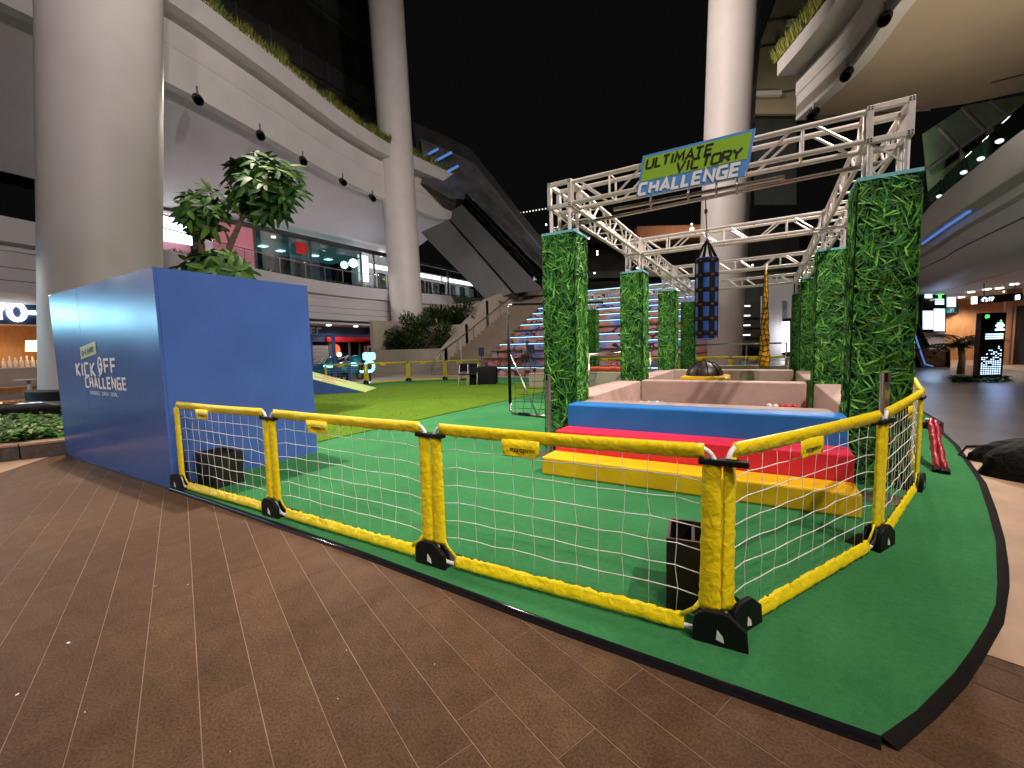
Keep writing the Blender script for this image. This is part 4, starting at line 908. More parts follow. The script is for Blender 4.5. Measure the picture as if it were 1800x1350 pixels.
# ================================================================== LEFT BUILDING (floors along the plaza)
def sweep(path, prof, flip=1):
    """prof: closed list of (out, z); path: plan points; out is to the right of the path direction times flip"""
    P = [V((p[0],p[1],0)) for p in path]; rows = []
    for i, p in enumerate(P):
        t = (P[min(i+1,len(P)-1)] - P[max(i-1,0)]).normalized(); nn = V((t.y,-t.x,0))*flip
        rows.append([p + nn*o + V((0,0,z)) for o, z in prof])
    mb = MB(); mb.surf(rows, True); k = len(prof)
    b = len(mb.v); mb.f.append(tuple(range(k-1,-1,-1))); mb.f.append(tuple(b-k+j for j in range(k))); return mb
def smooth_path(pts, n=5):
    out = []
    for i in range(len(pts)-1):
        p0 = V(pts[max(i-1,0)]); p1 = V(pts[i]); p2 = V(pts[i+1]); p3 = V(pts[min(i+2,len(pts)-1)])
        for k in range(n):
            t = k/n; out.append(.5*((2*p1)+(-p0+p2)*t+(2*p0-5*p1+4*p2-p3)*t*t+(-p0+3*p1-3*p2+p3)*t*t*t))
    out.append(V(pts[-1])); return [(p.x,p.y) for p in out]
L2 = smooth_path([(-20.5,-14),(-21.6,-4),(-22.5,4.5),(-24.4,11),(-25.9,17),(-26.3,21),(-25.9,25),(-25.2,29),(-24.2,34),(-23.4,42)])
L3 = smooth_path([(-20.4,-14),(-20.8,-2),(-21.3,5),(-21.7,9),(-22.6,13),(-24.2,19),(-24.75,23),(-24.7,26),(-24.4,29.8),(-24.2,31.6)])
lb = thing('left_building', 'curved white mall building with two open upper floors at the left', 'building', (-26,10,FZ))
sl = obj('floor_slab', sweep(L2, [(0,6.4),(0,5.55),(-.35,5.5),(-.35,5.3),(-9,5.3),(-9,6.4)]), MT['lilac'], lb, smooth=True, auto=30)
obj('lower_wall', sweep(L2, [(-.42,5.3),(-.42,3.85),(-4.5,3.7),(-4.5,5.3)]), MT['lilac'], lb, smooth=True, auto=30)
for z in (4.75, 4.3): obj('wall_joint', sweep(L2, [(-.415,z),(-.415,z-.025),(-.5,z-.025),(-.5,z)]), MT['dark2'], lb)
bm_ = obj('edge_beam', sweep(L3, [(0,12.9),(0,14.45),(.06,14.5),(.06,15.5),(-.5,15.5),(-.5,12.9)]), MT['beam'], lb, smooth=True, auto=30)
obj('parapet', sweep(L3, [(-.3,15.5),(-.3,15.72),(.75,15.74),(.75,16.85),(.55,16.85),(.5,16.5),(-.6,16.5),(-.6,15.5)]), MT['beam'], lb, smooth=True, auto=30)
obj('soffit', sweep(L3, [(-.52,13.15),(-9.4,10.3),(-9.4,10.9),(-.52,13.6)]), MT['lilac'], lb, smooth=True, auto=30)
obj('roof_deck', sweep(L3, [(-.62,16.3),(-.62,16.45),(-16,16.45),(-16,16.3)]), MT['dark'], lb)
obj('back_wall', sweep([(x-10.6,y) for x,y in L2], [(0,-.05),(0,3.7),(-.3,3.7),(-.3,-.05)]), MT['navy'], lb)
# soffit hatch
p = [gz(u,v,13.05-.0) for u,v in ((296,178),(368,215),(330,226),(296,232))]
obj('soffit_recess', MB().poly([(q.x-.4,q.y,q.z-.32) for q in p], (0,0,.06)), MT['beige'], lb)
# grass along the parapet
random.seed(8); mb = MB(); n3 = [q for q in L3 if q[1] > 5]
for k in range(5200):
    i = random.randrange(len(n3)-1); f = random.random(); x = n3[i][0]*(1-f)+n3[i+1][0]*f + .80 - rnd(0,.22); y = n3[i][1]*(1-f)+n3[i+1][1]*f
    clump = .5+.5*math.sin(y*2.3)*math.sin(y*.9+1); h = rnd(.25,.8)*(.4+.8*clump); a = rnd(0,6.28); mb.cc = random.choice([(.16,.17,.02,1),(.10,.14,.02,1),(.22,.17,.03,1),(.07,.12,.015,1)])
    mb.add([(x-.03*math.cos(a),y-.03*math.sin(a),16.7),(x+.03*math.cos(a),y+.03*math.sin(a),16.7),(x+rnd(-.2,.35),y+rnd(-.25,.25),16.75+h)], [(0,1,2)])
obj('parapet_grass', mb, MT['gcover'], lb, kind='stuff')
# roof railing
rp3 = [(x-.9,y) for x,y in L3 if y > 6][::2]
for a, b in zip(rp3, rp3[1:]):
    obj('rail_glass', MB().poly([(a[0],a[1]+.03,16.6),(b[0],b[1]-.03,16.6),(b[0],b[1]-.03,17.6),(a[0],a[1]+.03,17.6)], (-.02,0,0)), MT['glassd'], lb)
    obj('rail_post', MB().box(a[0]-.03,a[0]+.03,a[1]-.02,a[1]+.02,16.4,17.7), MT['greym'], lb)
obj('roof_handrail', MB().path([(x,y,17.72) for x,y in rp3], .035, 8), MT['greym'], lb, smooth=True)
# upper floor railing
r2 = [(x-.25,y) for x,y in L2 if y > 5][::2]
for a, b in zip(r2, r2[1:]):
    obj('rail_glass', MB().poly([(a[0],a[1]+.03,6.45),(b[0],b[1]-.03,6.45),(b[0],b[1]-.03,7.35),(a[0],a[1]+.03,7.35)], (-.015,0,0)), MT['glassc'], lb)
    obj('rail_post', MB().box(a[0]-.025,a[0]+.025,a[1]-.02,a[1]+.02,6.4,7.42), MT['greym'], lb)
obj('handrail', MB().path([(x,y,7.45) for x,y in r2], .03, 8), MT['steel'], lb, smooth=True)
mb = MB()
for k in range(900):
    i = random.randrange(len(r2)-1); f = random.random(); x, y = r2[i][0]*(1-f)+r2[i+1][0]*f+.14, r2[i][1]*(1-f)+r2[i+1][1]*f; a = rnd(0,6.28); mb.cc = (.03,.06,.015,1)
    mb.add([(x-.04*math.cos(a),y-.04*math.sin(a),6.4),(x+.04*math.cos(a),y+.04*math.sin(a),6.4),(x+rnd(-.05,.2),y+rnd(-.15,.15),6.4+rnd(.1,.25))], [(0,1,2)])
obj('edge_planting', mb, MT['gcover'], lb, kind='stuff')
# upper floor shops: glazing bays set back from the railing
gx_ = lambda y: -31.0 + .035*(y-25)
bays = [(9.5,14.0,'shop'),(14.05,17.4,'pink'),(17.45,21.6,'glass'),(21.65,26.4,'glass'),(26.45,27.8,'lit'),(27.85,33,'white'),(33.05,38,'white'),(38.05,46,'white')]
for y0, y1, kind in bays:
    x0, x1 = gx_(y0), gx_(y1); h = 10.35
    for yy_ in (y0,): obj('mullion', MB().box(x0-.08,x0+.08,y0-.08,y0+.08,6.4,h), MT['dark2'], lb)
    if kind == 'pink':
        w = obj('pink_hoarding', MB().poly([(x0,y0,6.4),(x1,y1,6.4),(x1,y1,h),(x0,y0,h)], (-.1,0,0)), MT['pink'], lb)
        for cy, cz, r, mt in ((14.9,8.5,.8,'paper'),(15.3,9.0,.5,'teal'),(16.5,7.6,.85,'cream'),(16.9,8.2,.5,'cream'),(15.8,9.6,.3,'paper')):
            obj('printed_shape', MB().poly([(x0+.01+.012*r,cy+r*math.cos(a)*(1+.12*math.sin(3*a)),cz+r*.75*math.sin(a)) for a in [k*math.pi/10 for k in range(20)]], (.006,0,0)), MT[mt], w)
    else:
        obj('shop_glass', MB().poly([(x0,y0+.1,6.45),(x1,y1-.1,6.45),(x1,y1-.1,h),(x0,y0+.1,h)], (-.02,0,0)), MT['glassc' if kind != 'glass' else 'glassd'], lb)
        if kind == 'glass':
            obj('shop_back', MB().poly([(x0-4,y0,6.4),(x1-4,y1,6.4),(x1-4,y1,h),(x0-4,y0,h)], (-.1,0,0)), MT['navy'], lb)
            obj('shop_ceiling', MB().poly([(x0-.1,y0,9.7),(x1-.1,y1,9.7),(x1-4,y1,9.7),(x0-4,y0,9.7)], (0,0,.1)), MT['e_tealsh'], lb)
            for k in range(2): obj('shop_lamp', MB().box(x0-1.8-.4*k,x0-1.2-.4*k,y0+1.2+1.6*k,y0+1.7+1.6*k,9.6,9.66), MT['e_cool'], lb)
            for k in range(7):
                yy_ = y0+.4+k*.6; obj('shop_stock', MB().box(x0-1.6-rnd(0,1.2),x0-.8-rnd(0,.4),yy_,yy_+rnd(.3,.5),6.4,6.9+rnd(0,1.0)), MT[random.choice(['dark2','navy','paper','redsign','teal','woodr'])], lb)
        elif kind == 'lit': obj('light_panel', MB().poly([(x0-.5,y0+.15,7.9),(x1-.5,y1-.15,7.9),(x1-.5,y1-.15,10.2),(x0-.5,y0+.15,10.2)], (-.1,0,0)), MT['e_shop'], lb)
        elif kind == 'white':
            obj('shop_back', MB().poly([(x0-3,y0,6.4),(x1-3,y1,6.4),(x1-3,y1,h),(x0-3,y0,h)], (-.1,0,0)), MT['paper'], lb)
            obj('strip_lamp', MB().poly([(x0-.8,y0+.2,9.3),(x1-.8,y1-.2,9.3),(x1-.8,y1-.2,9.65),(x0-.8,y0+.2,9.65)], (-.1,0,0)), MT['e_shop'], lb)
            for k in range(4):
                yy_ = y0+.6+k*(y1-y0)/4.5; obj('shop_door', MB().box(x0-.25,x0-.15,yy_,yy_+.9,6.4,8.8), MT[random.choice(['dark2','paper','greym'])], lb)
        else:
            obj('shop_back', MB().poly([(x0-1.2,y0,6.4),(x1-1.2,y1,6.4),(x1-1.2,y1,h),(x0-1.2,y0,h)], (-.1,0,0)), MT['pink'], lb)
            obj('strip_lamp', MB().poly([(x0-.4,y0+.2,8.6),(x1-.4,y1-.2,8.6),(x1-.4,y1-.2,10.1),(x0-.4,y0+.2,10.1)], (-.1,0,0)), MT['e_shop'], lb)
obj('head_band', MB().poly([(gx_(9),9,10.36),(gx_(46),46,10.36),(gx_(46),46,10.7),(gx_(9),9,10.7)], (-.2,0,0)), MT['dark'], lb)
q = pX(529,437,-30.8); obj('exit_board', MB().box(-30.85,-30.7,q.y-.4,q.y+.4,q.z-.4,q.z+.45), MT['redsign'], lb)
q = pX(618,463,-30.6); ot = obj('globe_lamp', MB().ell((-30.4,q.y,q.z), .34,.34,.34, 16, 10), MT['e_cool'], lb, smooth=True)
# soffit downlights (recessed discs) with light
dl = [(429,398),(480,408),(529,421),(568,435),(603,446),(671,443),(300,330),(555,447),(640,455)]
for i, (u, v) in enumerate(dl):
    best = None
    for yy in [k*.25 for k in range(20,180)]:
        pass
    # intersect with sloped soffit: z = 13.15 - (xb - x) * 0.32, xb about the beam line
    r = ray(u, v); d = 5.0
    while d < 80:
        p = CAM + r*d; xb = -24.4
        if p.x < xb and p.z > 13.15 - (xb-.52 - p.x)*.3209: break
        d += .05
    obj('downlight', MB().lathe([(.17,p.z-.42),(.17,p.z-.30)], (p.x,p.y,0), 12), MT['e_white'], lb)
for y in (14, 20, 27, 35): lamp(lb, (-29.2,y,9.6), (-28.2,y,6.4), 1200, (1,.93,.93), 128, .6, .3)
lamp(lb, (-27.5,7,5.5), (-27.0,7,0), 60, (1,.9,.8), 150, .6, .3)
for i, (x_, y_, aim_, w_) in enumerate(((-20.6,1.2,(-11.5,.8,0),1300),(-20.2,-11,(-10,-1.0,0),2600))):  # added unseen downlights that brighten the planter bed and pale walkway
    obj('downlight', MB().lathe([(.16,5.18),(.16,5.26)], (x_-.9,y_,0), 12), MT['e_white'], lb); lamp(lb, (x_-.9,y_,5.1), aim_, w_, (1,.9,.8), 64, .8, .15)
# black cylinder spotlights hung from the beam: these light the plaza
m_head = MT['black']
def spotlight(p, aim, power, label, col=(1,.88,.79), size=75, grp='black spotlights along the slab edges', rad=.18):
    p, aim = V(p), V(aim); t = thing('spotlight', label, 'spotlight', p, group=grp); d = (aim-p).normalized()
    obj('bracket', MB().tube(p+V((0,0,.55)), p+V((0,0,.1)), .04, 8), MT['greym'], t)
    a = d.orthogonal().normalized(); b = d.cross(a); rows = []
    for k, r in ((-.32,.17),(-.3,.20),(.24,.20),(.24,.165),(.10,.15)): rows.append([p + d*k + a*(r*math.cos(2*math.pi*j/16)) + b*(r*math.sin(2*math.pi*j/16)) for j in range(16)])
    mb = MB(); mb.surf(rows, True); mb.f.append(tuple(range(15,-1,-1))); obj('housing', mb, MT['black'], t, smooth=True, auto=40)
    if power: lamp(t, p + d*.27, aim, power, col, size, .8, rad)
    return t
spx = [(348,175),(458,238),(533,283),(603,320),(655,348)]
aims = [(-3,3.5,0),(-6,5,0),(-8,8,0),(-4,11,0),(-9,15,0)]
names = ['nearest','second','third','fourth','farthest']
for i, (u, v) in enumerate(spx):
    q = gz(u, v, 12.45); spotlight(q, aims[i], [1200,1500,1800,2200,2400][i]*SPOT_L, f'black cylinder spotlight on the left beam, {names[i]} of the five', size=58)

# ------------------------------------------------------------------ dark tower above the left building
tw = thing('tower_block', 'dark office tower rising behind the left building', 'building', (-44,30,16))
TX = -40.0
obj('tower_wall', MB().box(TX-14,TX-.4,-30,43,16,80), MT['dark'], tw)
for k in range(7):
    z = 22 + k*7.2
    obj('floor_band', MB().box(TX-.4,TX,-30,43.3,z,z+.35), MT['dark2'], tw)
    for j in range(16):
        y = 43 - j*3.0; obj('balcony_panel', MB().box(TX-.2,TX+.25,y-2.9,y-.1,z+.4,z+2.3), MT['dark2'], tw)
        obj('fin', MB().box(TX+.02,TX+.32,y-.06,y+.06,z+.36,z+2.5), MT['greym'], tw)

# ------------------------------------------------------------------ ground floor shops at the left
kf = thing('chicken_shop', 'closed fast food shop with grey letters and red awning under the left building', 'shop', (-29,22,FZ))
KX = -28.9
obj('fascia', MB().box(KX-.3,KX,17.6,26.0,2.35,3.52), MT['navy'], kf)
obj('awning', MB().box(KX-.1,KX+.25,20.9,25.9,2.32,2.72), MT['redsign'], kf, bevel=.08)
obj('awning_end', MB().box(KX+.25,KX+.6,25.0,26.0,2.1,2.72), MT['redsign'], kf, bevel=.08)
f = pX(549,580,KX+.02); words('FC', kf, MT['paper'], (KX+.03,pX(546,582,KX).y,2.86), (0,1,0), (0,0,1), .50, wide=.8, stroke=.26, gap=.3, th=.03)
for k in range(20): obj('shutter_slat', MB().box(KX-.12,KX-.06,19.2,21.2,FZ+.02+k*.105,FZ+.10+k*.105), MT['shutter'], kf)
obj('shutter_frame', MB().box(KX-.2,KX-.02,21.22,21.5,FZ,2.34), MT['greym'], kf)
obj('glass_front', MB().box(KX-.1,KX-.07,23.2,25.4,FZ,2.3), MT['glassd'], kf)
for y in (23.1,24.1,25.0): obj('mullion', MB().box(KX-.15,KX,y,y+.1,FZ,2.32), MT['greym'], kf)
obj('interior_wall', MB().box(KX-3,KX-2.9,17.6,26,FZ,3), MT['navy'], kf)
obj('red_disc_lamp', MB().lathe([(.42,-.04),(.42,.04)], (0,0,0), 24), MT['e_red'], kf).matrix_local = Matrix.Translation(V((KX-.3,22.0,1.75)) - W(kf)) @ Matrix.Rotation(math.pi/2, 4, 'Y')
obj('round_lamp', MB().ell((KX-.2,22.25,1.35), .18,.18,.18, 12, 8), MT['e_warm'], kf, smooth=True)
pst = obj('hanging_poster', MB().box(KX+.3,KX+.34,24.35,25.35,.95,2.0), MT['paper'], kf)
for y in (24.36,25.14): obj('poster_stripe', MB().box(KX+.341,KX+.346,y,y+.2,1.2,1.99), MT['redsign'], pst)
obj('poster_print', MB().box(KX+.341,KX+.346,24.75,24.98,1.1,1.85), MT['dark2'], pst)
for i, y in enumerate((20.2,22.6,24.6)): obj('downlight', MB().lathe([(.16,3.47),(.16,3.52)], (-27.4,y,0), 12), MT['e_white'], kf)
obj('shop_ceiling', MB().box(KX-3,KX+2.2,17.6,26.2,3.53,3.68), MT['lilac'], kf)
lamp(kf, (-27.6,21.5,3.4), (-28.0,21.5,0), 170, (1,.9,.82), 150, .6, .3)
# ride-on toys glowing blue
def ride(c, s, label, glow):
    t = thing('ride_on_toy', label, 'ride-on toy', c, group='light-up rides by the closed shop'); x, y, z = c
    obj('body', MB().ell((x,y,z+.62*s), .55*s,.75*s,.45*s, 16, 10), MT['teal'], t, smooth=True)
    obj('head', MB().ell((x+.1,y+.55*s,z+1.05*s), .30*s,.34*s,.32*s, 14, 8), MT['teal'], t, smooth=True)
    obj('light_panel', MB().ell((x+.42*s,y+.1,z+.85*s), (.10*s),.34*s,.12*s, 12, 8), MT['e_glow'], t, smooth=True)
    obj('handlebar', MB().path([(x+.3*s,y-.3*s,z+1.15*s),(x,y+.2*s,z+1.35*s),(x-.3*s,y-.3*s,z+1.15*s)], .03, 6), MT['whitep'], t)
    for dy in (-.5,.5):
        obj('wheel', MB().path([(x+.45*s,y+dy*s+.2*math.cos(a),z+.22+.2*math.sin(a)) for a in [k*math.pi/6 for k in range(12)]], .07, 8, closed=True), MT['black'], t, smooth=True)
    if glow: lamp(t, (x+.9,y,z+.9), (x+3,y,z), 25, (.2,.6,1), 160, .5, .2)
    return t
ride((-20.3,14.4,FZ), .95, 'teal ride-on toy with white light panel, left of the pair', False)
ride((-19.6,15.4,FZ), 1.0, 'teal ride-on toy with tall shiny top, right of the pair', True)
gs = thing('glow_figure', 'bright white glowing figure sign behind the far barrier', 'light sign', gz(651,668))
q = gz(651,668); 
obj('glow_top', MB().box(q.x-.1,q.x+.1,q.y-.38,q.y+.38,1.05,1.45), MT['e_glow'], gs, bevel=.08)
obj('glow_ring', MB().path([(q.x,q.y+.27*math.cos(a),.72+.27*math.sin(a)) for a in [k*math.pi/8 for k in range(16)]], .08, 8, closed=True), MT['e_glow'], gs, smooth=True)
obj('glow_tail', MB().path([(q.x,q.y-.25,.55),(q.x,q.y-.5,.45),(q.x,q.y-.62,.5)], .06, 6), MT['e_glow'], gs, smooth=True)
obj('stand', MB().tube((q.x,q.y,FZ),(q.x,q.y,.5), .05, 8), MT['black'], gs)
lamp(gs, (q.x+.3,q.y-.3,.35), (q.x+1.2,q.y-1.2,0), 22, (.2,.6,1), 165, .5, .2)
# tea shop at far left
ys_ = thing('cafe_shop', 'warm lit timber cafe front with glowing white letters at the far left', 'shop', (-26,4,FZ))
CX = -26.0
obj('sign_band', MB().box(CX-.3,CX,-6,8,2.95,4.1), MT['navy'], ys_)
obj('band_light', MB().box(CX-.2,CX+.5,-6,8,4.25,4.6), MT['e_shop'], ys_)
P = pX(-14,562,CX+.03); Q = pX(64,562,CX+.03)
words('YQ-', ys_, MT['e_sign'], (CX+.03,P.y,pX(20,562,CX).z), (0,1,0), (0,0,1), .62, length=Q.y-P.y, stroke=.26, gap=.25, th=.06)
nb_ = thing('neighbour_shop', 'bright lit shop front with a pale blue sign band left of the cafe', 'shop', (CX,-5,FZ))
obj('wall', MB().box(CX-.6,CX-.35,-16,-6.1,FZ,6), MT['navy'], nb_); obj('sign_band', MB().box(CX+.02,CX+.3,-11.5,.6,3.0,4.15), MT['e_bandblue'], nb_)
obj('timber_wall', MB().box(CX-3.0,CX-2.8,-6,8,FZ,3.2), MT['woodo'], ys_)
obj('timber_side', MB().box(CX-2.8,CX-.3,7.6,7.8,FZ,3.2), MT['woodo'], ys_)
obj('ceiling', MB().box(CX-3,CX-.3,-6,8,3.0,3.2), MT['paper'], ys_)
obj('counter', MB().box(CX-.9,CX-.3,-6,8,FZ,1.15), MT['mosaic'], ys_)
obj('counter_top', MB().box(CX-.95,CX-.25,-6,8,1.152,1.2), MT['paper'], ys_)
q = pX(62,608,CX-.5); obj('lamp_shade', MB().lathe([(.30,q.z-.22),(.26,q.z+.22)], (q.x,q.y,0), 20), MT['e_warm'], ys_, smooth=True, auto=40)
obj('lamp_shade', MB().lathe([(.30,q.z-.22),(.26,q.z+.22)], (q.x,q.y-1.6,0), 20), MT['e_warm'], ys_, smooth=True, auto=40)
q = pX(40,645,CX-.6)
for k in range(7): obj('bottle', MB().lathe([(.06,1.2),(.06,1.45),(.025,1.52),(.025,1.6+rnd(0,.08))], (CX-.6,q.y-.5+.16*k,0), 8), MT['whitep'], ys_, smooth=True)
lamp(ys_, (CX-1.6,4.2,2.8), (CX-1.9,4.2,0), 60, (1,.72,.42), 160, .6, .3); lamp(ys_, (CX-1.6,2.0,2.8), (CX-1.9,2,0), 60, (1,.72,.42), 160, .6, .3)
lamp(ys_, (CX+1.2,4,4.0), (CX+1.2,4,0), 90, (1,.9,.8), 150, .6, .3)
tb = thing('cafe_table', 'small white pedestal table before the cafe counter', 'table', (-24.9,4.7,FZ)); q = gz(38,690,FZ)
obj('top', MB().lathe([(.42,.70),(.42,.74)], (-24.9,4.72,0), 20), MT['paper'], tb); obj('stem', MB().lathe([(.07,FZ),(.06,.70)], (-24.9,4.72,0), 12), MT['paper'], tb, smooth=True); obj('base', MB().lathe([(.34,FZ),(.34,FZ+.03),(.07,FZ+.05)], (-24.9,4.72,0), 20), MT['paper'], tb)
bn = thing('cafe_bench', 'low timber bench along the cafe counter', 'bench', (-25.5,4.5,FZ)); obj('seat', MB().box(-25.9,-25.3,3.2,6.4,.32,.44), MT['woodo'], bn); obj('front_board', MB().box(-25.36,-25.3,3.2,6.4,.12,.315), MT['woodo'], bn); obj('leg', MB().box(-25.85,-25.4,3.4,3.5,FZ,.31), MT['black'], bn); obj('leg', MB().box(-25.85,-25.4,6.0,6.1,FZ,.31), MT['black'], bn)

# ------------------------------------------------------------------ ramp and gate by the turf
rm = thing('challenge_ramp', 'lime and orange printed ramp with blue sides behind the booth', 'ramp', (-14,10.6,0))
a, b = gz(642,690.5), gz(662,683); run = V((-2.6,-.9,0)) ; run = (gz(554,694)-gz(642,690.5)); run.z = 0; run = run*1.5
h1 = .52*1.5; A0, B0 = V((a.x,a.y,.012)), V((b.x,b.y,.012)); A1, B1_ = A0+run+V((0,0,h1)), B0+run+V((0,0,h1))
obj('deck', MB().poly([A0,B0,B1_,A1], (0,0,.02)), MT['rampy'], rm)
obj('side', MB().poly([(A0.x,A0.y,.002),(A0.x+run.x,A0.y+run.y,.002),(A1.x,A1.y,A1.z)], (-.02,.02,0)), MT['blue'], rm); obj('side', MB().poly([(B0.x,B0.y,.002),(B0.x+run.x,B0.y+run.y,.002),(B1_.x,B1_.y,B1_.z)], (.02,-.02,0)), MT['blue'], rm)
for k, (s0, s1, e) in enumerate(((.42,.6,.1),(.5,.75,.35),(.38,.7,.62),(.55,.8,.85))):
    c0 = A0+(A1-A0)*s0+(B0-A0)*e; c1_ = A0+(A1-A0)*s1+(B0-A0)*e; obj('printed_stripe', MB().poly([c0,c1_,c1_+(B0-A0)*.1,c0+(B0-A0)*.1], (0,0,.026)), MT['rampo'], rm)
gt = thing('blue_gate', 'thin blue gate frame standing at the printed ramp', 'gate', gz(590,677))
g0, g1 = gz(590.5,676), gz(616,675); g2 = gz(550,681)
hgt = 2.3
obj('post', MB().box(g0.x-.06,g0.x+.06,g0.y-.06,g0.y+.06,0,hgt), MT['blue'], gt); obj('post', MB().box(g2.x-.06,g2.x+.06,g2.y-.06,g2.y+.06,0,hgt), MT['blue'], gt)
obj('crossbar', MB().path([V((g2.x,g2.y,hgt-.03)),V((g0.x,g0.y,hgt-.03))], .07, 4), MT['blue'], gt); obj('short_post', MB().box(g1.x-.05,g1.x+.05,g1.y-.05,g1.y+.05,0,1.0), MT['blue'], gt)

# ------------------------------------------------------------------ planters, stairs, amphitheatre
LXs, RXs = -17.6, -14.3; rise, run_, y0 = .433, .90, 20.0
pw = thing('tiered_planter', 'tall beige tiered planter walls beside the staircase', 'planter', (-20,22,FZ))
obj('front_wall', MB().box(-24.0,LXs,21.3,21.6,FZ,1.60), MT['planter'], pw)
obj('wing_wall', MB().poly([(-24.35,21.3,FZ),(-24.35,21.3,3.72),(-24.35,24.5,3.72),(-24.35,24.5,FZ)], (.3,0,0)), MT['planter'], pw)
obj('middle_wall', MB().box(-24.0,LXs,23.6,23.9,FZ,3.22), MT['planter'], pw)
obj('upper_wall', MB().box(-24.0,LXs,26.2,26.5,FZ,5.0), MT['planter'], pw)
obj('stair_cheek', MB().poly([(LXs,20.6,FZ),(LXs,20.6,.9),(LXs,21.3,1.62),(LXs,23.6,3.3),(LXs,26.2,5.1),(LXs,31,6.6),(LXs,31,FZ)], (-.25,0,0)), MT['planter'], pw)
obj('soil', MB().box(-24.0,LXs-.25,21.6,23.6,FZ,1.45), MT['bark'], pw); obj('soil', MB().box(-24.0,LXs-.25,23.9,26.2,FZ,3.05), MT['bark'], pw); obj('soil', MB().box(-24.0,LXs-.25,26.5,33,FZ,4.85), MT['bark'], pw)
def shrub(c, r, n, label, flower=0, seed=1):
    random.seed(seed); t = thing('shrub', label, 'shrub', c, group='shrubs in the tiered planter'); mb = MB(); c = V(c)
    lobes = [(V((rnd(-.55,.55)*r[0],rnd(-.5,.5)*r[1],rnd(.1,.65)*r[2]*1.2)), rnd(.4,.65)) for _ in range(9)]
    for k in range(n):
        l, s = random.choice(lobes)
        while True:
            d = V((rnd(-1,1),rnd(-1,1),rnd(-.7,1)))
            if .3 < d.length < 1: break
        p = c + l + V((d.x*r[0]*s,d.y*r[1]*s,d.z*r[2]*s*.9)); g_ = rnd(.4,1.2)
        mb.cc = (.30*g_,.28*g_,.10*g_,1) if random.random() < flower else random.choice([(.025*g_,.065*g_,.014*g_,1),(.04*g_,.095*g_,.018*g_,1),(.015*g_,.04*g_,.01*g_,1)])
        leafblade(mb, p, d + V((0,0,.3)), (rnd(-.3,.3),rnd(-.3,.3),1), rnd(.16,.34), rnd(.025,.05), rnd(0,.4), .1, 2)
    obj('foliage', mb, MT['gcover'], t, kind='stuff'); obj('stem', MB().path([c+V((0,0,-.1)),c+V((0,0,r[2]*.7))], .06, 6), MT['bark'], t)
    return t
shrub((-21.0,22.4,1.45), (1.85,.85,2.2), 3200, 'broad flowering shrub in the lowest planter bed', .12, 3)
shrub((-22.9,22.5,1.45), (1.1,.7,1.3), 1300, 'small dark shrub at the left end of the lowest bed', .05, 4)
shrub((-18.55,22.4,1.45), (.9,.6,1.6), 1100, 'narrow shrub at the stair end of the lowest bed', .07, 5)
shrub((-21.2,24.9,3.05), (1.4,.8,1.6), 1500, 'dark shrub behind the tall column foot in the middle bed', .0, 6)
shrub((-18.9,24.8,3.05), (1.7,.8,1.7), 2200, 'rounded dark shrub at the stair end of the middle bed', .0, 7)
shrub((-18.4,28.2,4.85), (1.4,.8,.35), 600, 'low clipped hedge at the top of the planter', .0, 8)
shrub((-20.9,28.0,4.85), (1.2,.8,.35), 500, 'low clipped hedge near the tall column in the top bed', .0, 12)
random.seed(31)
st = thing('staircase', 'stone staircase with handrail between planter and painted tiers', 'staircase', (-16,20,FZ))
for k in range(30):
    z1 = rise/2*(k+1) - .04; yk = y0 + run_/2*k; obj('stair_tread', MB().box(LXs+.01,RXs-.01,yk,yk+.48,FZ,z1), MT['step'], st)
hr = [(LXs+.25,19.7,0.0),(LXs+.25,20.6,.45)] + [(LXs+.25,20.6+1.8*k,.35+.866*k) for k in range(1,6)]
obj('stair_rail', MB().path([V(p)+V((0,0,.95)) for p in hr], .03, 8), MT['steel'], st, smooth=True)
for p in hr: obj('rail_post', MB().tube(V(p)+V((0,0,-.3)), V(p)+V((0,0,.95)), .022, 6), MT['steel'], st)
am = thing('painted_tiers', 'wide tiers of seating steps painted with colourful murals and lit by strips', 'seating', (-8,20,FZ))
AX1 = -3.4
for k in range(13):
    zt_ = .5 + rise*k; yk = y0 + run_*k; xl = RXs if k else -12.9
    tr = obj('seat_tier', MB().box(xl,AX1,yk,y0+run_*13,zt_-rise if k else FZ,zt_-.05), MT['mural'], am)
    obj('tread_edge', MB().box(xl,AX1,yk-.12,yk+run_,zt_-.049,zt_), MT['tread'], tr)
    if k not in (1,2,5,): obj('led_strip', MB().box(xl+.05,AX1,yk-.10,yk-.055,zt_-.09,zt_-.052), MT['e_led'], tr)
obj('top_landing', MB().box(-24,AX1,y0+run_*13,44,FZ,.5+rise*12.2), MT['tanfar'], am)
# signs, table and people before the tiers
def stand(u, v0, v1, d, w, h, label, mt='navy'):
    b = at(u, v1, d); tz = at(u, v0, d).z; t = thing('sign_stand', label, 'sign', (b.x,b.y,FZ), group='sign stands before the tiers')
    obj('pole', MB().tube((b.x,b.y,FZ),(b.x,b.y,tz-h), .025, 8), MT['steel'], t); s = RX.copy(); s.z = 0; s.normalize()
    obj('board', MB().obox((b.x,b.y,tz-h/2), s*(w/2), V((-s.y,s.x,0))*.015, V((0,0,h/2))), MT[mt], t); obj('foot', MB().lathe([(.2,FZ),(.2,FZ+.02)], (b.x,b.y,0), 16), MT['black'], t)
stand(933,606,655,19.2,.36,.42,'small grey notice board on a pole before the painted tiers')
stand(847,611,650,18.6,.24,.36,'small blue notice board on a pole beside the staircase')
tbl = thing('draped_table', 'long table under a black cloth at the back of the turf', 'table', (-10.1,15.0,0))
q0, q1 = gz(826,677), gz(873,676); d_ = (q1-q0); d_.z = 0; L_ = d_.length; d_.normalize(); nrm_ = V((-d_.y,d_.x,0))
mb = MB(); rows = []
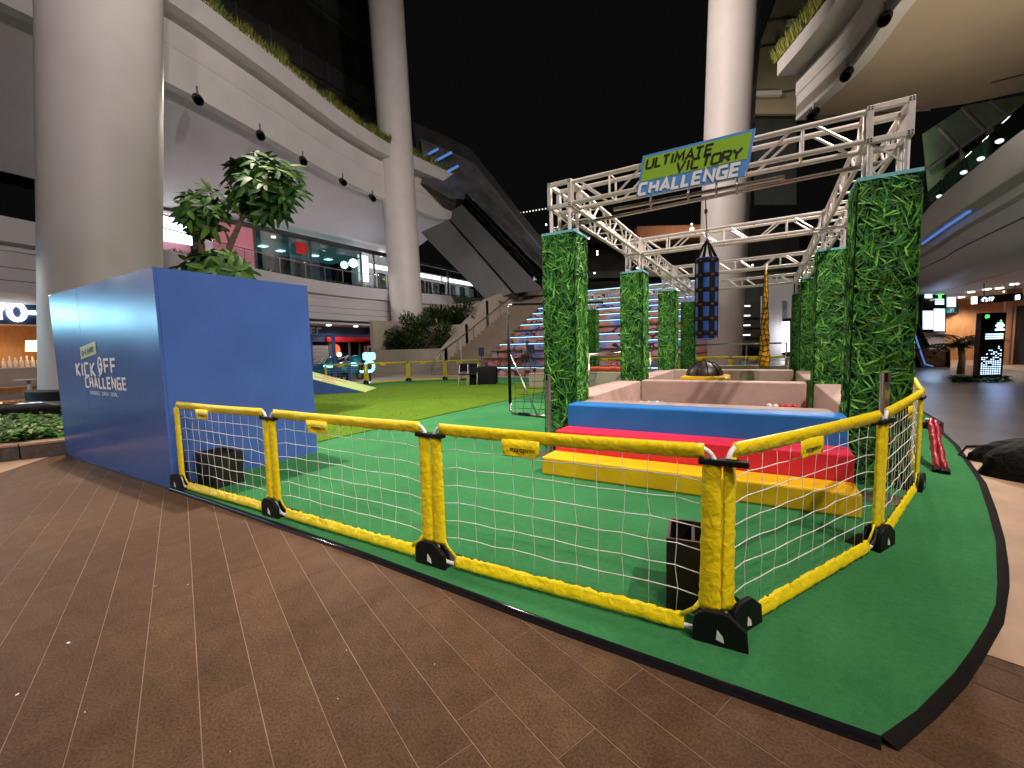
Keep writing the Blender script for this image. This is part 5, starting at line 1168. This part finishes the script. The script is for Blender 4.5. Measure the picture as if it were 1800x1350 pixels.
for i in range(25):
    k = i/24; s = q0 + d_*(L_*k); rows.append([V((s.x,s.y,0)) - nrm_*(.03*math.sin(i*1.9)+.03), V((s.x,s.y,.72)) - nrm_*.0, V((s.x,s.y,.74)) + nrm_*.03, V((s.x,s.y,.74)) + nrm_*.6, V((s.x,s.y,0)) + nrm_*(.64+.03*math.sin(i*2.1))])
mb.surf(rows); obj('cloth', mb, MT['black2'], tbl, smooth=True)
cc_ = q0 + d_*L_/2 + nrm_*.3
obj('table_top', MB().obox((cc_.x,cc_.y,.71), d_*(L_/2-.02), nrm_*.28, V((0,0,.012))), MT['paper'], tbl)
for e in (-1,1): obj('leg', MB().tube((cc_+d_*e*(L_/2-.1))*1+V((0,0,.0)), V((cc_.x+d_.x*e*(L_/2-.1),cc_.y+d_.y*e*(L_/2-.1),.7)), .02, 6), MT['steel'], tbl)
for i, u in enumerate((816,831)):
    q = gz(u,677); t = thing('folding_chair', f'black folding chair with white legs, {["left","right"][i]} one by the draped table', 'chair', q, group='folding chairs by the draped table')
    s = d_; f_ = -nrm_
    obj('seat', MB().obox((q.x,q.y,.45), s*.21, f_*.20, V((0,0,.02))), MT['black2'], t, bevel=.01)
    obj('backrest', MB().obox((q.x-f_.x*.22,q.y-f_.y*.22,.72), s*.21, f_*.015, V((0,0,.17))), MT['black2'], t, bevel=.01)
    for e in (-.2,.2):
        b0 = q + s*e; obj('leg', MB().path([b0+f_*.24+V((0,0,.0)), b0+V((0,0,.45)), b0-f_*.22+V((0,0,.85))], .013, 6), MT['whitep'], t, smooth=True); obj('leg', MB().path([b0-f_*.26, b0+V((0,0,.30)), b0+f_*.2+V((0,0,.44))], .013, 6), MT['whitep'], t, smooth=True)
# lone purple beach flag
q = gz(812,668); fg = thing('flag_pole', 'slim pale upright pole beside the draped table', 'pole', q); obj('pole', MB().path([q, q+V((0,0,2.0))], [.035,.012], 8), MT['lilac'], fg, smooth=True); obj('base', MB().lathe([(.2,0),(.18,.04)], q, 16), MT['black'], fg)
# counters to the right of the goal, partly hidden by the pillar
ct = thing('beige_counter', 'beige stepped counter with a blue board behind the goal', 'counter', (-8.2,15.6,0)); q = gz(931,681)
s = RX.copy(); s.z = 0; s.normalize(); n_ = V((-s.y,s.x,0))
obj('low_block', MB().obox(q+s*.7+n_*.3+V((0,0,.25)), s*.7, n_*.3, V((0,0,.25))), MT['planter'], ct); obj('high_block', MB().obox(q+s*1.15+n_*.35+V((0,0,.62)), s*.35, n_*.25, V((0,0,.118))), MT['planter'], ct); obj('cap', MB().obox(q+s*1.15+n_*.35+V((0,0,.755)), s*.36, n_*.26, V((0,0,.015))), MT['rampo'], ct); obj('blue_board', MB().obox(q+s*1.2+n_*.75+V((0,0,.9)), s*.5, n_*.03, V((0,0,.5))), MT['blue'], ct)
obj('pole', MB().tube(q+s*.05+n_*.2, q+s*.05+n_*.2+V((0,0,1.25)), .02, 6), MT['steel'], ct)
# a person seated on the tiers
pr = at(921, 634, 23.3); zs = .5 + rise; bpx = V((pr.x, 20.95, .5+rise*1))
per = thing('person', 'seated person in a pale pink top and dark trousers on the painted tiers', 'person', bpx)
def skin_body(name, joints, edges, mat, parent, root=0, sub=2):
    me = bpy.data.meshes.new(name); me.from_pydata([tuple(j[0]) for j in joints], edges, []); o = link(name, me, parent)
    md = o.modifiers.new('skin','SKIN'); sv = me.skin_vertices[0].data
    for i, j in enumerate(joints): sv[i].radius = (j[1], j[1]); sv[i].use_root = (i == root)
    ss = o.modifiers.new('sub','SUBSURF'); ss.levels = ss.render_levels = sub; me.materials.append(mat); md.use_smooth_shade = True
    return o
b = bpx; F = V((0,-1,0)); S = V((1,0,0)); Z = V((0,0,1))
J = [(b+Z*.12,.13),(b+Z*.35+F*.03,.13),(b+Z*.55+F*.08,.14),(b+Z*.63+F*.09,.06),(b+Z*.70+F*.12,.055),(b+Z*.80+F*.14,.095),(b+Z*.88+F*.14,.08),
     (b+Z*.55+S*.18+F*.08,.06),(b+Z*.33+S*.24+F*.16,.045),(b+Z*.22+S*.12+F*.38,.035),(b+Z*.20+S*.10+F*.46,.035),
     (b+Z*.55-S*.18+F*.08,.06),(b+Z*.33-S*.24+F*.16,.045),(b+Z*.22-S*.12+F*.38,.035),(b+Z*.20-S*.10+F*.46,.035),
     (b+Z*.10+S*.10+F*.02,.09),(b+Z*.12+S*.12+F*.45,.07),(b-Z*.26+S*.12+F*.42,.05),(b-Z*.38+S*.12+F*.42,.04),(b-Z*.39+S*.12+F*.58,.035),
     (b+Z*.10-S*.10+F*.02,.09),(b+Z*.12-S*.12+F*.45,.07),(b-Z*.26-S*.12+F*.42,.05),(b-Z*.38-S*.12+F*.42,.04),(b-Z*.39-S*.12+F*.58,.035)]
Eg = [(0,1),(1,2),(2,3),(3,4),(4,5),(5,6),(2,7),(7,8),(8,9),(9,10),(2,11),(11,12),(12,13),(13,14),(0,15),(15,16),(16,17),(17,18),(18,19),(0,20),(20,21),(21,22),(22,23),(23,24)]
skin_body('body', J, Eg, MT['skin'], per)
skin_body('shirt', [(b+Z*.10,.15),(b+Z*.35+F*.03,.15),(b+Z*.56+F*.08,.155),(b+Z*.56+S*.19+F*.08,.075),(b+Z*.36+S*.24+F*.15,.06),(b+Z*.56-S*.19+F*.08,.075),(b+Z*.36-S*.24+F*.15,.06)], [(0,1),(1,2),(2,3),(3,4),(2,5),(5,6)], MT['shirt'], per)
skin_body('trousers', [(b+Z*.09,.14),(b+Z*.10+S*.11+F*.02,.105),(b+Z*.12+S*.12+F*.46,.085),(b-Z*.30+S*.12+F*.42,.06),(b+Z*.10-S*.11+F*.02,.105),(b+Z*.12-S*.12+F*.46,.085),(b-Z*.30-S*.12+F*.42,.06)], [(0,1),(1,2),(2,3),(0,4),(4,5),(5,6)], MT['cloth'], per)
obj('hair', MB().ell(b+Z*.87+F*.12, .105,.115,.10, 14, 8), MT['hair'], per, smooth=True)

# ------------------------------------------------------------------ covered escalator climbing to the left
es = thing('covered_escalator', 'grey escalator with dark glass tunnel roof climbing left to the upper floor', 'escalator', at(930,520,34))
fwh = V((FW.x,FW.y,0)).normalized()
def pxpoly(pts, d): return [at(u,v,d) for u,v in pts]
obj('underside', MB().poly(pxpoly([(740,408),(792,384),(908,512),(858,530)],33.0), fwh*.4), MT['escal'], es)
obj('side_truss', MB().poly(pxpoly([(796,368),(812,360),(955,510),(905,515),(792,386)],32.6), fwh*.3), MT['dark'], es)
obj('side_glass', MB().poly(pxpoly([(812,358),(820,340),(960,495),(955,509)],32.9), fwh*.05), MT['glassd'], es)
obj('handrail', MB().path(pxpoly([(818,342),(880,412),(962,497)],32.8), .08, 8), MT['black'], es, smooth=True)
obj('step_band', MB().poly(pxpoly([(815,352),(960,508),(985,508),(840,340)],36.0), fwh*.3), MT['dark'], es)
# tunnel roof: curved shell of panels between the rear wall line and the crown line
low = [(742,322),(790,348),(832,352),(880,400),(925,447),(970,490)]; mid = [(725,212),(772,232),(826,258),(868,310),(910,365),(955,420)]
for i in range(5):
    for j in range(3):
        def sp(k, s):
            a = at(*low[k], 34.5); b_ = at(*mid[k], 34.5); t = s/3; back = math.sin(t*math.pi/2)
            return a + (b_-a)*t + fwh*(3.2*back) - V((0,0,0))
        obj('roof_pane', MB().poly([sp(i,j),sp(i+1,j),sp(i+1,j+1),sp(i,j+1)], (0,0,.04)), MT['canopy'], es)
for i in range(6):
    rb2 = [at(*low[i],34.5) + (at(*mid[i],34.5)-at(*low[i],34.5))*(t/6) + fwh*(3.2*math.sin(t/6*math.pi/2)) for t in range(7)]
    obj('roof_rib', MB().path(rb2, .07, 6), MT['greym'], es, smooth=True)
obj('crown_rail', MB().path([at(*m,34.5)+fwh*3.2 for m in mid], .09, 6), MT['greym'], es)
obj('tunnel_lining', MB().surf([[at(*m,38.6)+V((0,0,-.1)) for m in mid],[at(*l,38.6) for l in low]]), MT['dark'], es)
for u, v, l in ((760,268,26),(782,275,30),(800,295,14)):  # glowing tubes stand in for faint blue reflections on the tunnel roof
    a, b_ = at(u-l,v+l*.52,36.4), at(u+l*.4,v-l*.25,36.4); obj('blue_streak', MB().path([a,b_], .11, 6), MT['e_blue'], es)
# tunnel end hood beyond the column
hd = thing('tunnel_hood', 'grey arched hood of the escalator tunnel left of the tall column', 'canopy', at(650,250,38)); hp = [(622,240),(630,212),(645,200),(665,197),(690,205),(690,300),(660,290)]
obj('shell', MB().poly(pxpoly(hp,37.5), fwh*1.2), MT['dark2'], hd); obj('blue_streak', MB().path([at(632,238,37.3),at(642,218,37.3)], .12, 6), MT['e_blue'], hd)  # the blue tube stands in for a reflection on the hood

# ------------------------------------------------------------------ far mall behind the tiers
fm = thing('far_mall', 'dim far storeys of the mall seen beyond the truss', 'building', at(1100,500,52))
s_ = RX.copy(); s_.z = 0; s_.normalize()
def fbox(u0, v0, u1, v1, d, th, mt, nm): obj(nm, MB().poly([at(u0,v0,d),at(u1,v0-(u1-u0)*.025,d),at(u1,v1-(u1-u0)*.025,d),at(u0,v1,d)], fwh*th), MT[mt], fm)
fbox(935,410,1420,560,58,.5,'dark','back_wall')
fbox(1000,400,1235,415,50,4,'dark2','roof_band'); fbox(1120,398,1240,420,47,3,'woodr','timber_ceiling'); fbox(1000,478,1240,490,50,3,'dark2','floor_band'); fbox(940,470,1010,478,47,1,'paper','light_band'); fbox(940,500,960,512,46,1,'redsign','red_panel')
fbox(1300,480,1400,640,46,.5,'dark2','stair_wall'); fbox(1352,490,1395,560,44.5,.3,'lilac','white_wall'); fbox(1340,520,1375,640,43.5,.3,'lilac','white_pier')
obj('lit_window', MB().poly(pxpoly([(1376,566),(1388,565),(1388,618),(1376,619)],42.5), fwh*.2), MT['e_shop'], fm)
obj('lit_cove', MB().poly(pxpoly([(938,484),(1012,477),(1012,484),(938,492)],46), fwh*.2), MT['e_dim'], fm)
for i, (u, v) in enumerate(((960,395),(1000,392),(905,404),(915,404),(1035,419),(1065,419),(1045,480),(1050,442),(1216,394),(1216,402),(875,414),(845,408),(1050,447),(1120,471),(985,440),(1323,466))):
    c = at(u, v, 46); obj('point_lamp', MB().ell(c, .09,.09,.09, 8, 6), MT['e_white'], fm)
for k in range(9): c = at(915+k*5.5, 374-k*.9, 48); obj('string_lamp', MB().ell(c, .07,.07,.07, 6, 5), MT['e_dim'], fm)
c = at(1216,403,44); obj('bright_lamp', MB().ell(c, .22,.22,.22, 10, 8), MT['e_warm'], fm)
lamp(fm, at(1216,410,43), at(1180,430,50), 500, (1,.75,.5), 150, .5, .3)
fst = at(1300,600,44)
for k in range(4): obj('stair_lamp', MB().obox(at(1306,538+k*17,44), s_*.7, fwh*.1, V((0,0,.06))), MT['e_dim'], fm)

# ================================================================== RIGHT BUILDING
rbld = thing('right_building', 'white mall building with overhanging slab and curved lower floor at the right', 'building', (8,20,FZ))
R3 = smooth_path([tuple(gz(u,v,13.0)[:2]) for u,v in ((1399,212),(1483,134),(1529,78),(1570,19))] + [(5.0,16.2),(6.2,12.0),(6.9,7),(7.2,0),(7.2,-16)])
obj('edge_beam', sweep(R3, [(0,13.0),(0,14.2),(.05,14.25),(.05,15.0),(-.5,15.0),(-.5,13.0)], 1), MT['beam'], rbld, smooth=True, auto=30)
obj('parapet', sweep(R3, [(-.3,15.0),(-.3,15.25),(1.0,15.27),(1.0,16.4),(.8,16.4),(.75,16.1),(-.6,16.1),(-.6,15.0)], 1), MT['beam'], rbld, smooth=True, auto=30)
far_edge = [gz(u,v,13.2) for u,v in ((1402,206),(1480,214),(1625,193),(1700,182),(1860,148))]
sp_ = [V((x,y,13.2)) for x,y in R3] + [V((60,-16,13.2)), V((60,30.8,13.2))] + far_edge[:0:-1]
obj('soffit', MB().poly([(p.x,p.y,13.2) for p in sp_], (0,0,.5)), MT['beige'], rbld)
for x_, y_ in ((9.0,12),(9.0,19),(9.2,26),(9.0,4)):  # added uplights that brighten the soffit from below
    obj('fill_uplight', MB().lathe([(.12,6.42),(.12,6.5)], (x_,y_,0), 12), MT['black'], rbld); lamp(rbld, (x_,y_,6.6), (x_+.5,y_,13), 170, (1,.88,.72), 160, .9, .1)
obj('soffit_end', MB().poly([(far_edge[0].x,far_edge[0].y,13.2),(far_edge[2].x,far_edge[2].y,13.2),(far_edge[2].x,far_edge[2].y,13.9),(far_edge[0].x,far_edge[0].y,13.9)], (.3,.3,0)), MT['beam'], rbld)
a, b_ = gz(1742,145,13.2), gz(1800,130,13.2); obj('slot_vent', MB().obox(((a+b_)/2)-V((0,0,.02)), (b_-a)/2, V((.02,.06,0)), V((0,0,.01))), MT['dark'], rbld)
random.seed(14); mb = MB(); n3 = R3[:16]
for k in range(2600):
    i = random.randrange(len(n3)-1); f = random.random(); x = n3[i][0]*(1-f)+n3[i+1][0]*f - 1.0 + rnd(-.08,.25); y = n3[i][1]*(1-f)+n3[i+1][1]*f - .25; h = rnd(.15,.5); a_ = rnd(0,6.28); mb.cc = random.choice([(.20,.21,.03,1),(.13,.17,.02,1),(.26,.24,.04,1)])
    mb.add([(x-.03*math.cos(a_),y-.03*math.sin(a_),16.0),(x+.03*math.cos(a_),y+.03*math.sin(a_),16.0),(x+rnd(-.3,.15),y+rnd(-.2,.2),16.4+h)], [(0,1,2)])
obj('parapet_grass', mb, MT['gcover'], rbld, kind='stuff')
rsp = [(1555,33),(1488,131),(1429,201)]
raims = [(-1,5,0),(-2.5,10,0),(-5,15,0)]
for i, (u, v) in enumerate(rsp): q = gz(u, v, 12.5); spotlight(q, raims[i], 3800*SPOT_R, f'black cylinder spotlight on the right slab edge, {["nearest","middle","farthest"][i]} of three')
hidden = [((6.4,.6,12.4),(-2.4,6.0,0),5000),((6.5,-4.0,12.4),(-4.4,1.8,0),2900),((6.2,6.0,12.4),(-2.2,9.0,0),6000),((6.5,-8.5,12.4),(-6.2,2.4,1.0),5200)]
for i, (p, a_, w_) in enumerate(hidden): spotlight(p, a_, w_*SPOT_R, f'black spotlight on the overhead slab above the camera, {["first","second","third","fourth"][i]} from the steps', size=(54 if i != 3 else 40))
fill_flood = [((6.5,-6.5,12.3),(-16.5,4,9.5),4600),((6.3,3.2,12.3),(-25,20,15),12500),((6.4,-2.2,12.3),(-24,9,15),5600),((6.0,9.0,12.3),(-22,30,11),4500),((5.4,12.2,12.3),(-10,27,4),5500),((6.45,2.0,12.3),(-12,22,2),4000)]  # added unseen floods that brighten the columns, facade and stairs
for i, (p, a_, w_) in enumerate(fill_flood): spotlight(p, a_, w_*SPOT_R, f'added unseen fill floodlight on the overhead slab, {["first","second","third","fourth","fifth","sixth","seventh"][i]} aimed across the plaza', size=62, col=(1,.90,.86))
# floodlights high on the left column, the main light on the mat
for i, (p, a_, w_, sz) in enumerate((((B1.x+1.9,B1.y+.6,26.5),(-6.3,5.2,0),30000,26),((B1.x+1.9,B1.y-.6,26.0),(-6.8,.6,0),9000,32),((B1.x+1.7,B1.y+1.6,26.8),(-8.0,10.5,0),16000,36),((B1.x+1.2,B1.y+2.0,25.5),(-3.4,33,17),42000,46))): spotlight(p, a_, w_, f'black floodlight bracketed high on the left column, {["first","second","third","fourth"][i]} of four', size=sz, rad=.3)  # the fourth is added to brighten the far column
# lower floor of the right building
R2 = smooth_path([(5.45,40),(5.35,30),(5.35,24.3),(5.2,21.7),(5.2,17.9),(5.25,15.4),(5.6,10),(6.2,2),(6.4,-12)])
obj('floor_fascia', sweep(R2, [(0,6.4),(0,5.55),(-.05,5.45),(-.45,5.4),(-.45,5.15),(-.62,5.1),(-3,5.1),(-3,6.4)], 1), MT['beam'], rbld, smooth=True, auto=30)
obj('curved_wall', sweep(R2, [(-.64,5.1),(-.75,4.6),(-1.0,4.05),(-1.25,3.92),(-3,3.92),(-3,5.1)], 1), MT['lilac'], rbld, smooth=True, auto=50)
obj('wall_groove', sweep(R2, [(-.70,4.62),(-.72,4.66),(-.80,4.66),(-.80,4.62)], 1), MT['dark2'], rbld)
obj('arcade_ceiling', MB().box(8.0,26,-12,60,3.9,4.1), MT['lilac'], rbld)
obj('ledge_light', MB().path([(5.55,24.4,5.38),(5.45,21.5,5.38),(5.42,19.2,5.38)], .045, 6), MT['e_blue'], rbld)
obj('upper_glazing', MB().box(10.5,10.7,6,60,6.4,12.6), MT['greenglaze'], rbld)
for y_ in (6.0,-1.0): q = V((5.75,y_,6.95)); obj('garden_lamp', MB().ell(q, .09,.09,.06, 10, 6), MT['e_white'], rbld); lamp(rbld, q+V((.1,0,.15)), q+V((.6,0,6)), 240, (1,.88,.68), 150, .8, .1)
for k in range(9): y = 14+4*k; obj('glazing_beam', MB().path([(10.4,y,6.4),(10.4,y+4.5,12.8)], .16, 6), MT['dark2'], rbld)
for k in range(4):
    q = gz(*[(1757,248),(1724,279),(1694,303),(1651,345)][k], 6.95); obj('garden_lamp', MB().ell(q, .09,.09,.06, 10, 6), MT['e_white'], rbld); lamp(rbld, q+V((.1,0,.15)), q+V((.6,-1.5,6)), 240, (1,.88,.68), 150, .8, .1); obj('garden_bush', MB().ell(q+V((.5,.3,-.3)), .5,.6,.35, 8, 6, .3), MT['hedge'], rbld)
obj('balustrade', MB().poly([(5.5,10,6.45),(5.45,30,6.45),(5.45,30,7.3),(5.5,10,7.3)], (.02,0,0)), MT['glassd'], rbld)
for i, (u, v) in enumerate(((1690,522),(1707,513),(1735,508),(1757,506),(1783,499),(1770,512))):
    q = gz(u, v, 3.89); obj('downlight', MB().lathe([(.14,3.85),(.14,3.89)], (q.x,q.y,0), 12), MT['e_white'], rbld)
for y in (22,30,38): lamp(rbld, (10.2,y,3.7), (10.2,y,0), 480, (1,.86,.72), 150, .6, .3)
obj('shop_wall', MB().box(13.5,13.8,20,60,FZ,3.9), MT['woodr'], rbld)
obj('timber_front', MB().poly([(9.2,40,FZ),(13.5,38.5,FZ),(13.5,38.5,3.9),(9.2,40,3.9)], (0,.2,0)), MT['woodo'], rbld)
for u in (1765,1780): q = gz(u,640); obj('shop_column', MB().box(q.x-.12,q.x+.12,q.y-.12,q.y+.12,FZ,3.9), MT['woodr'], rbld)
q0_, q1_ = gz(1762,640), gz(1830,643); obj('shop_window', MB().poly([q0_+V((.2,.2,0)),q1_+V((.2,.2,0)),q1_+V((.2,.2,3.0)),q0_+V((.2,.2,3.0))], (0,.1,0)), MT['gloss'], rbld)
obj('dark_doorway', MB().poly(pxpoly([(1700,572),(1728,570),(1728,634),(1700,635)],33.5), fwh*.2), MT['dark'], rbld)
tc_ = obj('terrace_canopy', MB().poly(pxpoly([(1628,232),(1700,185),(1840,160),(1850,290),(1640,352)],30), fwh*.3), MT['greenglaze'], rbld)
for (a_, b2) in (((1630,300),(1800,185)),((1640,340),(1800,235)),((1690,190),(1760,260)),((1650,225),(1720,300)),((1740,178),(1800,225))): obj('canopy_beam', MB().path([at(*a_,29.8),at(*b2,29.8)], .12, 6), MT['greym'], rbld)
lamp(rbld, at(1715,345,24.5), at(1720,230,30), 1500, (.85,1,.75), 150, .7, .3)  # added lamp that lifts the dark green canopy
# glass canopy above and beyond the right slab
gc = thing('glass_canopy', 'dim glass canopy roof high beyond the right slab', 'canopy', at(1370,100,42))
obj('roof_sheet', MB().poly(pxpoly([(1338,70),(1372,-20),(1520,-20),(1400,200),(1325,200)],44), fwh*.4), MT['beige'], gc)
for v0 in (32,75,160): obj('roof_joint', MB().path([at(1325,v0+10,43.8),at(1470,v0-14,43.8)], .06, 6), MT['dark2'], gc)
for (u, v) in ((1405,40),(1390,75),(1350,165)): obj('roof_fixture', MB().obox(at(u,v,43.4), s_*1.3, fwh*.2, V((0,0,.22))), MT['paper'], gc)
obj('lower_mass', MB().poly(pxpoly([(1325,165),(1400,195),(1400,360),(1330,360)],45), fwh*.4), MT['dark2'], gc)
lamp(gc, at(1400,180,38), at(1400,60,44), 260, (1,.88,.6), 150, .5, .3)
# advertising screens
def screen(name, u0, v0, u1, v1, d, label, rows):
    P = [at(u0,v0,d),at(u1,v0,d),at(u1,v1,d),at(u0,v1,d)]; t = thing(name, label, 'screen', (P[3]+P[2])/2)
    obj('panel', MB().poly(P, fwh*.18), MT['gloss'], t, bevel=.01)
    for (a0,b0,a1,b1,mt) in rows:
        Q = [at(u0+(u1-u0)*x, v0+(v1-v0)*y, d-.02) for x,y in ((a0,b0),(a1,b0),(a1,b1),(a0,b1))]; obj('screen_block', MB().poly(Q, fwh*.015), MT[mt], t)
    return t
arrow = lambda cx, cy, s, t, u0, v0, u1, v1, d, mt='e_green': obj('arrow', MB().poly([at(u0+(u1-u0)*(cx+x*s), v0+(v1-v0)*(cy+y*s*.55), d-.02) for x,y in ((0,-1),(1,0),(.35,0),(.35,.9),(-.35,.9),(-.35,0),(-1,0))], fwh*.015), MT[mt], t)
S1 = screen('advert_screen', 1621, 509, 1663, 584, 24.0, 'dark wayfinding screen with green arrow and bright white panels', [(.12,.08,.42,.2,'e_screen')] + [(.55,.22+.05*k,.92,.25+.05*k,'e_screen') for k in range(3)] + [(.04,.50,.46,.93,'e_screen'),(.5,.45,.95,.97,'e_screen')])
arrow(.75,.12,.18,S1,1621,509,1663,584,24.0)
obj('support_pylon', MB().poly(pxpoly([(1613,505),(1664,503),(1659,652),(1617,652)],24.5), fwh*.2), MT['lilac'], S1)
lamp(S1, at(1640,560,23.5), at(1650,680,18), 60, (.45,.6,1), 150, .5, .3)
S2 = screen('light_box', 1664, 512, 1681, 540, 26.0, 'plain glowing white light box beside the wayfinding screen', [(.05,.03,.95,.97,'e_screen')])
tt = thing('directory_totem', 'black directory totem with glowing white dots and green number', 'totem', gz(1735,668)); tb_ = gz(1735,668,FZ); tw_, th_ = .42, 2.3
obj('body', MB().obox(tb_+V((0,0,th_/2)), s_*tw_, fwh*.09, V((0,0,th_/2))), MT['gloss'], tt, bevel=.01)
ft_ = lambda x, z: tb_ + s_*(x*tw_) + V((0,0,z)) - fwh*.10
def tdot(x, z, w, h, mt): obj('display_dot', MB().obox(ft_(x,z), s_*w, fwh*.004, V((0,0,h))), MT[mt], tt)
words('01', tt, MT['e_green'], ft_(-.72,2.13), s_, (0,0,1), .09, stroke=.25)
for z in (1.5,1.57,1.43): tdot(.1,z,.3,.02,'e_screen')
obj('arrow', MB().poly([ft_(.55+x*.12,2.0+y*.06) for x,y in ((0,1),(1,0),(.3,0),(.3,-.8),(-.3,-.8),(-.3,0),(-1,0))], fwh*.004), MT['e_green'], tt)
for z, w in ((1.93,.10),(1.86,.15),(1.78,.1),(1.72,.16)): tdot(.5,z,w,.03,'e_screen')
random.seed(3)
for i in range(9):
    for j in range(16):
        if random.random() < (1.0 if j < 5 else .75-.06*(j-5)): tdot(-.78+.19*i*.98, .22+.062*j, .022, .014, 'e_screen')
lamp(tt, tb_+V((0,0,.9))-fwh*.4, tb_-fwh*3, 14, (.35,.5,1), 150, .5, .3)
hs_ = thing('hanging_sign', 'black hanging direction sign with glowing symbols under the arcade ceiling', 'sign', at(1755,525,17)); d0 = 17.0
obj('sign_box', MB().poly(pxpoly([(1718,521),(1798,514),(1798,528),(1718,534)],d0), fwh*.15), MT['gloss'], hs_)
obj('white_end', MB().poly(pxpoly([(1714,521),(1718,521),(1718,534),(1714,534)],d0-.01), fwh*.15), MT['e_dim'], hs_)
for u in (1730,1784): obj('rod', MB().path([at(u,520,d0),at(u,498,d0)], .02, 6), MT['greym'], hs_)
obj('house_symbol', MB().path(pxpoly([(1728,530),(1727,526),(1731,523),(1735,526),(1734,530)],d0-.03), .018, 5), MT['e_sign'], hs_); words('17', hs_, MT['e_sign'], at(1738,529,d0-.03), s_, (0,0,1), .13, stroke=.25)
obj('end_symbol', MB().poly(pxpoly([(1786,519),(1793,518),(1793,526),(1786,527)],d0-.03), fwh*.02), MT['e_sign'], hs_)
wl = thing('pendant_globe', 'pale round pendant lamp behind the hanging sign', 'lamp', at(1745,535,30)); obj('globe', MB().ell(at(1745,534,30), .55,.55,.42, 18, 10), MT['e_dim'], wl, smooth=True); obj('rod', MB().path([at(1745,525,30),at(1745,500,30)], .02, 6), MT['greym'], wl)
ws = thing('shop_sign', 'small teal shop sign with a white letter W', 'sign', at(1675,545,28)); obj('board', MB().poly(pxpoly([(1666,536),(1685,535),(1685,549),(1666,550)],28), fwh*.1), MT['teal'], ws); words('W', ws, MT['white'], at(1669,546.5,27.98), s_, (0,0,1), .24, wide=1.2, stroke=.2)
# escalator on the right
re = thing('escalator', 'dark escalator with glowing blue side rising at the right', 'escalator', gz(1640,662)); d1 = 22.0
obj('side_panel', MB().poly(pxpoly([(1606,664),(1666,664),(1668,618),(1634,616),(1606,560)],d1), fwh*.25), MT['gloss'], re)
obj('glass_side', MB().poly(pxpoly([(1606,556),(1634,614),(1668,612),(1666,645),(1620,645),(1606,600)],d1-.3), fwh*.04), MT['glassd'], re)
obj('handrail', MB().path(pxpoly([(1600,545),(1612,570),(1633,610),(1660,611),(1668,616),(1668,650)],d1-.35), .06, 8), MT['black'], re, smooth=True)
obj('blue_strip', MB().path(pxpoly([(1606,582),(1626,640),(1640,644)],d1-.45), .035, 6), MT['e_blue'], re)
obj('far_panel', MB().poly(pxpoly([(1606,664),(1660,664),(1660,630),(1628,628),(1606,580)],d1+1.4), fwh*.2), MT['dark2'], re)
# palm
random.seed(6); pb = gz(1688,657,FZ); pm_ = thing('palm', 'small leaning palm between the escalator and the totem', 'palm', pb)
top = pb + V((-.05,0,1.25)); obj('trunk', MB().path([pb, pb+V((.03,0,.6)), top], [.13,.11,.10], 8), MT['bark'], pm_, smooth=True); mb = MB()
for k in range(17):
    a = rnd(0,6.28); el = rnd(.0,.8); g_ = rnd(.5,1.1); ln = rnd(1.0,1.7); d = V((math.cos(a)*math.cos(el),math.sin(a)*math.cos(el),math.sin(el)))
    side = d.cross(V((0,0,1))).normalized()
    for q in range(14):
        t = q/14; c = top + d*(ln*t) - V((0,0,.5*ln*t*t*t)); mb.cc = (.02*g_,.06*g_,.015*g_,1)
        for sg_ in (-1,1): leafblade(mb, c, d*.6+side*sg_-V((0,0,.25)), (0,0,1), .46*(1-.5*t), .04, .3, .1, 2)
obj('crown', mb, MT['gcover'], pm_, kind='stuff')
mb = MB()
for k in range(420):
    c = gz(rnd(1672,1772), rnd(664,672), FZ); g_ = rnd(.5,1.2); mb.cc = (.03*g_,.10*g_,.02*g_,1); a = rnd(0,6.28); leafblade(mb, c, (math.cos(a),math.sin(a),rnd(.3,1)), (0,0,1), rnd(.2,.4), .04, .4, .1, 2)
obj('low_planting', mb, MT['gcover'], kind='stuff', label='low leafy planting at the foot of the totem')
